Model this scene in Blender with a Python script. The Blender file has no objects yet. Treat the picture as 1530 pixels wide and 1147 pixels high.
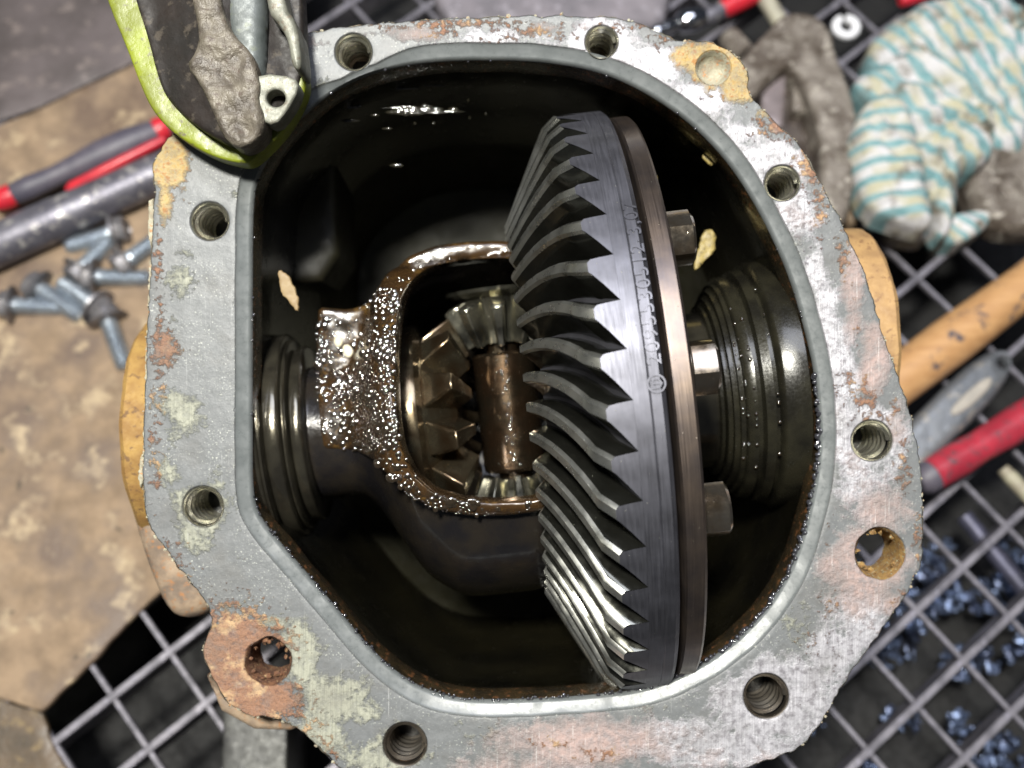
import bpy, bmesh, math, random
import numpy as np
from mathutils import Vector, Matrix, noise
from mathutils.geometry import delaunay_2d_cdt
R = random.Random(7)
PI = math.pi
C = bpy.context.scene.collection
scene = bpy.context.scene
S = 0.0002            # one unit of the numbers below = 0.2 mm
H = 1600.0            # camera height over the flange face

# ------------------------------------------------------------------ camera, lamps, exposure
cam_d = bpy.data.cameras.new('camera'); cam = bpy.data.objects.new('camera', cam_d); C.objects.link(cam)
cam.location = (0, 0, H*S); cam_d.sensor_width = 36; cam_d.lens = 36*H/1530
cam_d.clip_start = 0.01; cam_d.clip_end = 50
cam_d.dof.use_dof = True; cam_d.dof.focus_distance = (H-110)*S; cam_d.dof.aperture_fstop = 8.5
scene.camera = cam
world = bpy.data.worlds.new('World'); scene.world = world; world.use_nodes = True
bgn = world.node_tree.nodes['Background']; bgn.inputs[0].default_value = (0.55, 0.62, 0.75, 1); bgn.inputs[1].default_value = 0.05
scene.view_settings.view_transform = 'Standard'; scene.view_settings.look = 'None'
scene.view_settings.exposure = 0.14; scene.view_settings.gamma = 1
def area(name, loc, target, sx, sy, power, col):
    l = bpy.data.lights.new(name, 'AREA'); l.shape = 'RECTANGLE'; l.size = sx; l.size_y = sy; l.energy = power; l.color = col
    o = bpy.data.objects.new(name, l); C.objects.link(o); o.location = loc
    o.rotation_euler = (Vector(target)-Vector(loc)).to_track_quat('-Z', 'Y').to_euler()
    return o
area('work_lamp', (-0.13, 0.31, 0.95), (0, 0, 0), 0.13, 0.10, 22, (1.0, 0.98, 0.90))
area('ceiling_light', (0.15, 0.95, 1.25), (0, 0, 0), 0.9, 0.6, 12.5, (0.82, 0.86, 1.0))
area('side_lamp', (-0.85, 0.20, 0.34), (0.02, -0.02, -0.02), 0.10, 0.06, 0.5, (1.0, 0.97, 0.84))
scene.cycles.max_bounces = 6; scene.cycles.use_denoising = True

# ------------------------------------------------------------------ helpers
def W(sx, sy, z=0.0):
    k = (H-z)/H
    return ((sx-765)*k, (573.5-sy)*k, z)
def W2(pts, z=0.0): return [W(x, y, z)[:2] for x, y in pts]

def mk(name, verts, faces, mat, parent=None, smooth=35, mats=None, fmat=None, merge=True):
    me = bpy.data.meshes.new(name)
    bm = bmesh.new()
    vs = [bm.verts.new((v[0]*S, v[1]*S, v[2]*S)) for v in verts]
    for i, f in enumerate(faces):
        try:
            fc = bm.faces.new([vs[j] for j in f])
            if fmat: fc.material_index = fmat[i]
        except ValueError: pass
    if merge: bmesh.ops.remove_doubles(bm, verts=bm.verts, dist=0.02*S)
    bmesh.ops.recalc_face_normals(bm, faces=bm.faces)
    if smooth:
        lim = math.radians(smooth)
        for f in bm.faces: f.smooth = True
        for e in bm.edges:
            if len(e.link_faces) == 2 and e.calc_face_angle(0) > lim: e.smooth = False
    bm.to_mesh(me); bm.free()
    for m in (mats or [mat]): me.materials.append(m)
    o = bpy.data.objects.new(name, me); C.objects.link(o)
    if parent: o.parent = parent
    return o
def tag(o, label=None, cat=None, group=None, kind=None):
    if label: o['label'] = label
    if cat: o['category'] = cat
    if group: o['group'] = group
    if kind: o['kind'] = kind
    return o
def thing(name, label, cat, loc=(0, 0, 0), rot=(0, 0, 0), group=None):
    o = bpy.data.objects.new(name, None); C.objects.link(o)
    o.empty_display_size = 0.01
    o.location = [c*S for c in loc]; o.rotation_euler = rot
    return tag(o, label, cat, group)
def dup(root, loc=None, rot=None, label=None):
    c = root.copy(); C.objects.link(c)
    if loc is not None: c.location = [v*S for v in loc]
    if rot is not None: c.rotation_euler = rot
    if label: c['label'] = label
    for ch in root.children:
        d = ch.copy(); C.objects.link(d); d.parent = c
        for g in ch.children:
            e = g.copy(); C.objects.link(e); e.parent = d
    return c

def inside(px, py, poly):
    r = np.zeros(len(px), bool); n = len(poly); j = n-1
    for i in range(n):
        xi, yi = poly[i]; xj, yj = poly[j]
        if yi != yj:
            r ^= ((yi > py) != (yj > py)) & (px < (xj-xi)*(py-yi)/(yj-yi)+xi)
        j = i
    return r
def dist(px, py, loops):
    d = np.full(len(px), 1e9)
    for poly in loops:
        n = len(poly)
        for i in range(n):
            ax, ay = poly[i-1]; bx, by = poly[i]
            dx, dy = bx-ax, by-ay; L = dx*dx+dy*dy+1e-9
            t = np.clip(((px-ax)*dx+(py-ay)*dy)/L, 0, 1)
            d = np.minimum(d, np.hypot(px-ax-t*dx, py-ay-t*dy))
    return d
def densify(poly, step):
    out = []; n = len(poly)
    for i in range(n):
        a = poly[i]; b = poly[(i+1) % n]
        k = max(1, int(round(math.hypot(b[0]-a[0], b[1]-a[1])/step)))
        for j in range(k): out.append((a[0]+(b[0]-a[0])*j/k, a[1]+(b[1]-a[1])*j/k))
    return out
def smoothpoly(poly, it=2):
    for _ in range(it):
        q = []; n = len(poly)
        for i in range(n):
            a = poly[i]; b = poly[(i+1) % n]
            q.append((a[0]*.75+b[0]*.25, a[1]*.75+b[1]*.25)); q.append((a[0]*.25+b[0]*.75, a[1]*.25+b[1]*.75))
        poly = q
    return poly
def rough(poly, amp, scale, seed=0):
    out = []; n = len(poly)
    for i, (x, y) in enumerate(poly):
        ax, ay = poly[i-1]; bx, by = poly[(i+1) % n]
        tx, ty = bx-ax, by-ay; L = math.hypot(tx, ty)+1e-9
        k = amp*(noise.noise(Vector((x*scale, y*scale, seed)))+.6*noise.noise(Vector((x*scale*3, y*scale*3, seed+5))))
        out.append((x-ty/L*k, y+tx/L*k))
    return out
def slab(poly, holes=(), step=10, bev=4, thick=40, zt=0.0, amp=0.0, nsc=.03, seed=0, wall=True, rings=(.15, .4, .8), edge=None):
    """A rounded plate from an outline: a triangulated top that rolls over at its edge, and side walls."""
    es = edge or step
    loops = [densify(poly, es)]+[densify(h, es) for h in holes]
    zf = zt if callable(zt) else (lambda x, y: np.full(len(x), float(zt)))
    P = [p for l in loops for p in l]; E = []; b = 0
    for l in loops:
        n = len(l); E += [(b+i, b+(i+1) % n) for i in range(n)]; b += n
    A = np.array(P); x0, y0 = A.min(0); x1, y1 = A.max(0)
    gx, gy = np.meshgrid(np.arange(x0, x1, step), np.arange(y0, y1, step*.87))
    gx = gx.copy(); gx[1::2] += step*.5
    gx = gx.ravel()+np.array([R.uniform(-1, 1) for _ in range(gx.size)])*step*.12; gy = gy.ravel()
    ex, ey = [], []
    for l in loops:
        n = len(l)
        for i in range(n):
            ax, ay = l[i-1]; bx, by = l[(i+1) % n]; tx, ty = bx-ax, by-ay; L = math.hypot(tx, ty)+1e-9
            for r_ in rings:
                for sg in (1, -1):
                    ex.append(l[i][0]-ty/L*bev*r_*sg); ey.append(l[i][1]+tx/L*bev*r_*sg)
    ex = np.array(ex); ey = np.array(ey)
    def ok(x, y, m):
        k = inside(x, y, loops[0])
        for h in loops[1:]: k &= ~inside(x, y, h)
        return k & (dist(x, y, loops) > m)
    k = ok(gx, gy, max(bev*1.05, step*.45)); g = list(zip(gx[k], gy[k]))
    if len(ex):
        k = ok(ex, ey, bev*min(rings)*.8); g += list(zip(ex[k], ey[k]))
    res = delaunay_2d_cdt([Vector((float(x), float(y))) for x, y in P+g], E, [], 0, 1e-4, False)
    vx = np.array([v[0] for v in res[0]]); vy = np.array([v[1] for v in res[0]])
    F = [tuple(f) for f in res[2]]
    cx = np.array([sum(vx[i] for i in f)/3 for f in F]); cy = np.array([sum(vy[i] for i in f)/3 for f in F])
    k = inside(cx, cy, loops[0])
    for h in loops[1:]: k &= ~inside(cx, cy, h)
    F = [f for f, q in zip(F, k) if q]
    def z_of(x, y):
        d = dist(x, y, loops); t = 1-np.minimum(d/max(bev, 1e-6), 1)
        z = zf(x, y)-bev*(1-np.sqrt(np.maximum(0, 1-t*t)))
        if amp: z = z+amp*np.array([noise.fractal(Vector((a*nsc, c*nsc, seed)), 1, 2, 3) for a, c in zip(x, y)])*np.minimum(d/max(bev, 4), 1)
        return z
    vz = z_of(vx, vy)
    V = list(zip(vx, vy, vz))
    if wall:
        for l in loops:
            lx = np.array([p[0] for p in l]); ly = np.array([p[1] for p in l]); lz = z_of(lx, ly)
            b = len(V); n = len(l)
            V += list(zip(lx, ly, lz)); V += list(zip(lx, ly, lz-thick))
            F += [(b+i, b+(i+1) % n, b+n+(i+1) % n, b+n+i) for i in range(n)]
    return V, F
def lathe(prof, n=64, a0=0, a1=2*PI, axis='x', closed=False):
    """prof = (a, r) pairs turned round the x axis; angle 0 points to +z and grows towards +y."""
    V, F = [], []; full = abs(a1-a0-2*PI) < 1e-6; m = n if full else n+1
    for i in range(m):
        t = a0+(a1-a0)*i/n
        for a, r in prof: V.append((a, r*math.sin(t), r*math.cos(t)))
    k = len(prof)
    for i in range(n):
        j = (i+1) % m
        for q in range(k if closed else k-1):
            w = (q+1) % k
            F.append((i*k+q, j*k+q, j*k+w, i*k+w))
    if axis == 'z': V = [(y, z, x) for x, y, z in V]
    return V, F
def box(x0, x1, y0, y1, z0, z1, b=0):
    V = []
    for (X0, X1, Y0, Y1, Z) in ((x0, x1, y0, y1, z0), (x0, x1, y0, y1, z1-b), (x0+b, x1-b, y0+b, y1-b, z1)):
        V += [(X0, Y0, Z), (X1, Y0, Z), (X1, Y1, Z), (X0, Y1, Z)]
    F = [(3, 2, 1, 0), (8, 9, 10, 11)]
    for r_ in (0, 4): F += [(r_+i, r_+(i+1) % 4, r_+4+(i+1) % 4, r_+4+i) for i in range(4)]
    return V, F
def xf(VF, M):
    return [tuple(M @ Vector(v)) for v in VF[0]], VF[1]
def join(*parts):
    V, F = [], []
    for v, f in parts:
        b = len(V); V += list(v); F += [tuple(i+b for i in q) for q in f]
    return V, F
_ico = None
def blobs(pts, flat=1.0, lvl=1, jit=0.0):
    """pts = (x, y, z, r): little balls joined into one mesh"""
    bm = bmesh.new(); bmesh.ops.create_icosphere(bm, subdivisions=lvl, radius=1)
    iv = [v.co.copy() for v in bm.verts]; jf = [[v.index for v in f.verts] for f in bm.faces]; bm.free()
    V, F = [], []
    for x, y, z, r in pts:
        b = len(V); sx = r*R.uniform(1-jit*.5, 1+jit*.5); sy = r*R.uniform(1-jit*.5, 1+jit*.5)
        for c in iv:
            k = 1+R.uniform(-jit, jit)*.5
            V.append((x+c.x*sx*k, y+c.y*sy*k, z+c.z*r*flat*k))
        F += [tuple(i+b for i in q) for q in jf]
    return V, F

# ------------------------------------------------------------------ materials
class T:
    def __init__(s, name):
        s.m = bpy.data.materials.new(name); s.m.use_nodes = True
        s.t = s.m.node_tree; s.b = s.t.nodes['Principled BSDF']
        tc = s.t.nodes.new('ShaderNodeTexCoord')
        s.p = s.n('ShaderNodeVectorMath', {0: tc.outputs['Object'], 'Scale': 1/S}, operation='SCALE').outputs[0]
    def n(s, typ, ins=None, **pr):
        nd = s.t.nodes.new(typ)
        for k, v in pr.items(): setattr(nd, k, v)
        for k, v in (ins or {}).items(): s.set(nd.inputs[k], v)
        return nd
    def set(s, sock, v):
        if isinstance(v, bpy.types.NodeSocket): s.t.links.new(v, sock)
        else:
            if isinstance(v, (tuple, list)) and len(v) == 3 and sock.type == 'RGBA': v = (*v, 1)
            sock.default_value = v
    def noise(s, scale, detail=4, rough=.55, dist=0, vec=None):
        return s.n('ShaderNodeTexNoise', {'Vector': vec or s.p, 'Scale': scale, 'Detail': detail, 'Roughness': rough, 'Distortion': dist}).outputs[0]
    def vor(s, scale, feature='F1', vec=None):
        return s.n('ShaderNodeTexVoronoi', {'Vector': vec or s.p, 'Scale': scale}, feature=feature).outputs[0]
    def math(s, op, a, b=0.0, c=0.0, clamp=False):
        return s.n('ShaderNodeMath', {0: a, 1: b, 2: c}, operation=op, use_clamp=clamp).outputs[0]
    def ramp(s, v, lo, hi, a=0.0, b=1.0):
        return s.n('ShaderNodeMapRange', {0: v, 1: lo, 2: hi, 3: a, 4: b}).outputs[0]
    def mix(s, f, a, b):
        nd = s.n('ShaderNodeMix', data_type='RGBA')
        s.set(nd.inputs[0], f); s.set(nd.inputs[6], a); s.set(nd.inputs[7], b); return nd.outputs[2]
    def attr(s, name): return s.n('ShaderNodeAttribute', attribute_name=name).outputs['Fac']
    def stretch(s, v): return s.n('ShaderNodeVectorMath', {0: s.p, 1: v}, operation='MULTIPLY').outputs[0]
    def bump(s, h, strength, d=1.0, prev=None):
        i = {'Height': h, 'Strength': strength, 'Distance': d*S}
        if prev: i['Normal'] = prev
        return s.n('ShaderNodeBump', i).outputs[0]
    def out(s, **k):
        for a, v in k.items(): s.set(s.b.inputs[a.replace('_', ' ')], v)
        return s.m

def simple(name, c1, c2, rough=.5, metal=0.0, sc=.03, bsc=.15, bs=.3, bd=1.0, c3=None, rv=.12, lo=.38, hi=.62, coat=0):
    t = T(name); n1 = t.noise(sc, 5); n2 = t.noise(bsc, 4, .65)
    col = t.mix(t.ramp(n1, lo, hi), c1, c2)
    if c3: col = t.mix(t.ramp(t.noise(sc*2.7, 6, .65, vec=t.stretch((1, 1.3, .8))), .56, .64), col, c3)
    return t.out(Base_Color=col, Roughness=t.ramp(n2, .3, .7, max(.03, rough-rv), rough+rv), Metallic=metal, Normal=t.bump(n2, bs, bd), Coat_Weight=coat, Coat_Roughness=.08)

def gear_steel(name, base, rough, groove=(.02, .02, .6), col2=None, coat=.4, gb=.12):
    t = T(name)
    g = t.noise(1.0, 3, .6, vec=t.stretch(groove)); n1 = t.noise(.02, 4)
    col = t.mix(t.ramp(n1, .35, .65), base, col2 or tuple(c*.65 for c in base))
    sp = t.ramp(t.vor(.13), .10, .06)     # specks of dried oil and swarf
    spm = t.math('MULTIPLY', sp, t.ramp(t.noise(.05, 3), .5, .6))
    col = t.mix(spm, col, (.35, .34, .28))
    r = t.ramp(g, .3, .7, rough-.07, rough+.09)
    b1 = t.bump(g, gb, .6); b2 = t.bump(spm, .5, 1.0, b1)
    return t.out(Base_Color=col, Roughness=r, Metallic=.93, Normal=b2, Coat_Weight=coat, Coat_Roughness=.12)

M_ring = gear_steel('ring_gear_steel', (.155, .155, .18), .52, (.5, .015, .015), (.10, .10, .115), .06)
M_land = gear_steel('lit_tooth_land', (.56, .56, .52), .30, (.05, .05, .05), (.38, .38, .34), .4, .03)  # tooth tops paler than the flanks: caught light put into the colour
M_bearing2 = simple('black_wet_bearing', (.024, .022, .014), (.012, .011, .008), .26, .25, .02, .2, .3, .8, coat=.25, rv=.08)
M_tooth = gear_steel('tooth_steel', (.095, .095, .082), .17, (.05, .05, .05), (.06, .06, .05), .3, .03)  # flanks darkened: shade between the teeth put into the colour
M_bronze_ring = gear_steel('turned_flange_steel', (.20, .155, .125), .38, (.8, .01, .01), (.12, .10, .095), .1)
M_spider = gear_steel('oiled_gear_steel', (.15, .095, .05), .22, (.04, .04, .04), (.19, .165, .11), .4, .04)
M_pinion = gear_steel('dark_pinion_steel', (.07, .068, .055), .16, (.03, .03, .03), (.42, .40, .31), .5, .03)
M_shaft = gear_steel('oiled_shaft_steel', (.11, .065, .036), .22, (.05, .05, .05), (.085, .065, .042), .5, .04)
M_boltdark = gear_steel('oiled_bolt_steel', (.26, .235, .20), .18, (.1, .1, .1), (.2, .15, .1), .9)
M_bearing = simple('oiled_bearing_steel', (.10, .09, .065), (.05, .045, .035), .17, .75, .02, .3, .25, .8, coat=.8, rv=.06)
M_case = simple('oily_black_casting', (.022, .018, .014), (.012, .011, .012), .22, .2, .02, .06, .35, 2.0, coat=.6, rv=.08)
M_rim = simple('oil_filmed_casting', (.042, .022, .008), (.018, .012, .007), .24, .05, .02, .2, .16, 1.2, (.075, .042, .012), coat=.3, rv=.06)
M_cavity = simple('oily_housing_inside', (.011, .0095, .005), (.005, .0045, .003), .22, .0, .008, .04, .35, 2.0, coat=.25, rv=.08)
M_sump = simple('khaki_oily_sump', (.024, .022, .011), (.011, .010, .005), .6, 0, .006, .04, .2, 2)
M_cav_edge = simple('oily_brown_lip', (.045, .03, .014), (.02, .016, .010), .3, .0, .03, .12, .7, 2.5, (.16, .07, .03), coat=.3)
M_drop = T('oil_drops').out(Base_Color=(.02, .014, .008), Roughness=.10, IOR=2.3)
M_bead = T('black_oil_beads').out(Base_Color=(.03, .03, .035), Roughness=.08, Coat_Weight=1.0, Coat_Roughness=.04)
M_thread = gear_steel('thread_steel', (.55, .54, .44), .26, (.02, .02, .3), (.40, .38, .33), .1)
M_threadd = gear_steel('dull_thread_steel', (.22, .20, .17), .38, (.02, .02, .3), (.12, .10, .08), .1)
M_rust = simple('orange_rust', (.36, .14, .045), (.20, .075, .035), .8, .0, .05, .18, .9, 3, (.5, .27, .09))
M_rustd = simple('dark_flaking_rust', (.17, .075, .035), (.08, .035, .02), .8, .0, .08, .2, .9, 4, (.30, .20, .10))
M_ochred = simple('flaking_ochre_rust', (.33, .20, .06), (.20, .11, .04), .8, .0, .08, .2, .9, 4, (.36, .36, .24))
M_crust = simple('pale_corrosion_crust', (.40, .385, .29), (.27, .235, .17), .85, .0, .06, .25, .9, 3, (.42, .20, .08))
M_ochre = simple('ochre_rusted_paint', (.33, .20, .055), (.23, .125, .035), .75, .0, .03, .12, .6, 2, (.13, .07, .03))
M_tan = simple('tan_rusted_paint', (.36, .22, .09), (.27, .16, .07), .7, .0, .03, .12, .6, 2, (.20, .11, .05))
M_outer = simple('weathered_housing', (.30, .22, .15), (.16, .12, .09), .75, .0, .03, .1, .6, 3, (.32, .15, .06))
M_yellow = simple('yellow_paint_fleck', (.34, .26, .08), (.24, .18, .06), .45, .0, .08, .2, .5, 2, (.05, .04, .02))
M_void = T('hole_bottom').out(Base_Color=(.01, .009, .008), Roughness=.3)  # black, the shade deep in the holes put into the colour

def flange_mat():
    t = T('machined_flange_face')
    n1 = t.noise(.022, 6, .62); n2 = t.noise(.09, 5, .65); n3 = t.noise(.5, 3, .6)
    m = t.math('ADD', t.math('MULTIPLY', n1, .6), t.math('MULTIPLY', n2, .4))
    hatchA = t.noise(1.0, 3, .6, vec=t.n('ShaderNodeMapping', {'Vector': t.p, 'Rotation': (0, 0, .75), 'Scale': (.45, .012, .1)}).outputs[0])
    hatchB = t.noise(1.0, 3, .6, vec=t.n('ShaderNodeMapping', {'Vector': t.p, 'Rotation': (0, 0, -.5), 'Scale': (.4, .014, .1)}).outputs[0])
    hatch = t.math('MAXIMUM', hatchA, hatchB)
    op = t.ramp(t.noise(.05, 6, .7), .36, .52, .62, 1.0)
    def mask(w, soft=.06, thr=.5, nn=None):
        v = t.math('ADD', t.attr(w), t.math('SUBTRACT', t.math('MULTIPLY', nn or m, 1.9), .95))
        return t.math('MULTIPLY', t.ramp(v, thr-soft*.6, thr+soft*2.2), op)
    col = t.mix(t.ramp(n2, .3, .7), (.108, .113, .115), (.148, .154, .157))           # grey sealant film
    sp = t.math('MULTIPLY', t.ramp(t.noise(.35, 2, .5), .63, .68), t.ramp(n1, .42, .55))
    col = t.mix(sp, col, (.42, .43, .38))
    mr = mask('residue'); cr = t.mix(t.ramp(hatch, .5, .66), (.34, .34, .27), (.18, .182, .155)); cr = t.mix(t.ramp(n3, .35, .65), cr, (.26, .262, .205))
    col = t.mix(mr, col, cr)
    mb = mask('bare'); cb = t.mix(t.ramp(hatch, .48, .68), (.37, .36, .385), (.50, .49, .515)); cb = t.mix(t.ramp(n2, .46, .64), cb, (.20, .19, .205))
    col = t.mix(mb, col, cb)
    mm = mask('mauve', .12); cm = t.mix(t.ramp(n2, .4, .6), (.36, .26, .235), (.27, .22, .21)); cm = t.mix(t.ramp(hatch, .62, .72), cm, (.55, .50, .48))
    col = t.mix(mm, col, cm)
    mu = mask('rust', .07, .5, n2); cu = t.mix(t.ramp(n3, .3, .7), (.30, .155, .09), (.18, .10, .065)); cu = t.mix(t.ramp(n1, .50, .60), cu, (.44, .29, .16)); cu = t.mix(t.ramp(t.noise(.13, 4, .6), .56, .66), cu, (.16, .085, .06))
    col = t.mix(mu, col, cu)
    mo = mask('ochre', .08); co = t.mix(t.ramp(n2, .4, .6), (.42, .27, .09), (.38, .34, .20)); co = t.mix(t.ramp(n2, .52, .62), co, (.36, .18, .06))
    col = t.mix(mo, col, co)
    scr = t.ramp(t.math('MAXIMUM', t.noise(1.0, 2, .5, vec=t.n('ShaderNodeMapping', {'Vector': t.p, 'Rotation': (0, 0, 1.1), 'Scale': (.5, .006, .1)}).outputs[0]), t.noise(1.0, 2, .5, vec=t.n('ShaderNodeMapping', {'Vector': t.p, 'Rotation': (0, 0, .35), 'Scale': (.5, .007, .1)}).outputs[0])), .66, .72)
    col = t.mix(t.math('MULTIPLY', scr, t.ramp(t.noise(.03, 3), .5, .62, 0, .4)), col, (.45, .45, .44))
    stn = t.ramp(t.noise(.012, 6, .65), .48, .66); col = t.mix(t.math('MULTIPLY', stn, .3), col, (.11, .10, .085))
    pit = t.ramp(t.vor(.09), .12, .05); col = t.mix(t.math('MULTIPLY', pit, t.ramp(n1, .48, .6)), col, (.10, .09, .08))
    md = t.math('MULTIPLY', mask('dark', .1), .8); col = t.mix(md, col, (.06, .055, .045))  # darker patches beside the tool edge and at some holes
    dull = t.math('MAXIMUM', mu, t.math('MAXIMUM', mo, t.math('MULTIPLY', mm, .6)))
    rg = t.mix(mb, (.46,)*3, (.42,)*3); rg = t.mix(mr, rg, (.62,)*3); rg = t.mix(dull, rg, (.75,)*3)
    metal = t.math('MULTIPLY', t.math('MULTIPLY', mb, .25), t.math('SUBTRACT', 1.0, dull))
    hgt = t.math('ADD', t.math('MULTIPLY', mr, .8), t.math('MULTIPLY', n2, t.math('ADD', t.math('MULTIPLY', dull, 2.0), .35)))
    hgt = t.math('ADD', hgt, t.math('MULTIPLY', hatch, t.math('MULTIPLY', t.math('MAXIMUM', mb, mr), .5)))
    hgt = t.math('ADD', hgt, t.math('MULTIPLY', n3, .12))
    return t.out(Base_Color=col, Roughness=rg, Metallic=metal, Normal=t.bump(hgt, .75, 3.0))
M_flange = flange_mat()
M_sealant = simple('grey_sealant_film', (.105, .114, .114), (.13, .139, .139), .34, .0, .03, .12, .15, 1)

# ------------------------------------------------------------------ differential housing
OUT = [(432, 58), (470, 46), (540, 36), (620, 30), (700, 26), (780, 23), (860, 24), (920, 27), (955, 33), (985, 48), (1012, 60), (1040, 62), (1065, 63), (1090, 74),
       (1110, 92), (1116, 112), (1118, 135), (1135, 158), (1160, 182), (1195, 215), (1212, 245), (1228, 275), (1244, 305), (1262, 340), (1285, 390), (1300, 430),
       (1320, 500), (1340, 560), (1360, 610), (1367, 655), (1376, 690), (1379, 750), (1379, 800), (1379, 838), (1358, 882), (1325, 930), (1290, 980), (1262, 1020), (1238, 1062),
       (1215, 1098), (1195, 1118), (1140, 1140), (1060, 1165), (960, 1180), (860, 1190), (760, 1190), (660, 1185), (570, 1172), (510, 1150), (480, 1118), (440, 1085), (405, 1072),
       (370, 1070), (337, 1050), (318, 1012), (300, 975), (312, 945), (316, 920), (305, 895), (275, 860), (245, 820), (218, 775), (213, 740), (214, 660), (217, 580), (220, 480), (226, 380),
       (229, 310), (232, 285), (226, 262), (230, 238), (245, 212), (270, 196), (300, 190), (330, 160), (370, 110), (405, 75)]
INN = [(375, 292), (374, 400), (374, 520), (374, 640), (374, 735), (384, 775), (440, 840), (500, 910), (545, 965), (590, 1008), (640, 1037), (700, 1050), (800, 1048), (880, 1043),
       (960, 1034), (1020, 1013), (1080, 978), (1130, 933), (1165, 888), (1192, 835), (1211, 770), (1225, 700), (1228, 640), (1222, 560), (1206, 490), (1186, 420), (1160, 358),
       (1130, 300), (1095, 245), (1050, 195), (1000, 155), (940, 120), (880, 98), (800, 87), (720, 85), (640, 88), (580, 98), (530, 115), (485, 140), (445, 175), (410, 215), (386, 255)]
HOLES = [(528, 77, 25, 'l'), (899, 62, 22, 'l'), (1066, 101, 23, 'b'), (1169, 273, 24, 'l'), (1303, 658, 28, 'l'), (1145, 1040, 31, 'd'), (605, 1112, 30, 'd'), (303, 757, 28, 'l'), (313, 330, 26, 'l'),
         (1315, 827, 35, 'r'), (400, 988, 32, 'r')]
outw = rough(densify(smoothpoly(W2(OUT), 1), 5), 3.2, .05, 3)
innw = densify(smoothpoly(W2(INN), 2), 8)
def offset(poly, d):
    out = []; n = len(poly)
    for i, (x, y) in enumerate(poly):
        ax, ay = poly[i-3]; bx, by = poly[(i+3) % n]; tx, ty = bx-ax, by-ay; L = math.hypot(tx, ty)+1e-9
        out.append((x-ty/L*d, y+tx/L*d))
    return out
def areap(p): return sum(p[i-1][0]*p[i][1]-p[i][0]*p[i-1][1] for i in range(len(p)))/2
if areap(innw) < 0: innw.reverse()
if areap(outw) < 0: outw.reverse()
def off_var(d):       # narrower beside the hole at the top
    a, b = offset(innw, -d), offset(innw, -d*.35); o_ = []
    hx_, hy_, _ = W(528, 90)
    for p, q in zip(a, b):
        k = min(1, 1.3*math.exp(-(((p[0]-hx_)/60)**2+((p[1]-hy_)/60)**2))); o_.append((p[0]+(q[0]-p[0])*k, p[1]+(q[1]-p[1])*k))
    return o_
inn_ch = off_var(22)      # outwards from the opening
inn_ch = [(x+1.2*noise.noise(Vector((x*.02, y*.02, 3))), y+1.2*noise.noise(Vector((x*.02, y*.02, 8)))) for x, y in inn_ch]
housing = thing('differential_housing', 'open cast differential housing with rusty bolt flange around the gears', 'gear housing')
hl = []
for (sx, sy, r, k) in HOLES:
    x, y, _ = W(sx, sy); amp = 4.5 if k == 'r' else (0)
    q = [(x+(r+3+amp*noise.noise(Vector((math.cos(t)*1.6, math.sin(t)*1.6, sx))))*math.cos(t), y+(r+3+amp*noise.noise(Vector((math.cos(t)*1.6, math.sin(t)*1.6, sx+9))))*math.sin(t)) for t in [i*2*PI/36 for i in range(36)]]
    hl.append(q)
V, F = slab(outw, [inn_ch]+hl, step=9, bev=3.0, thick=2, amp=.9, nsc=.03, wall=False, rings=(.5, 1.0), edge=5)
face = mk('flange_face', V, F, M_flange, housing)
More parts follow.
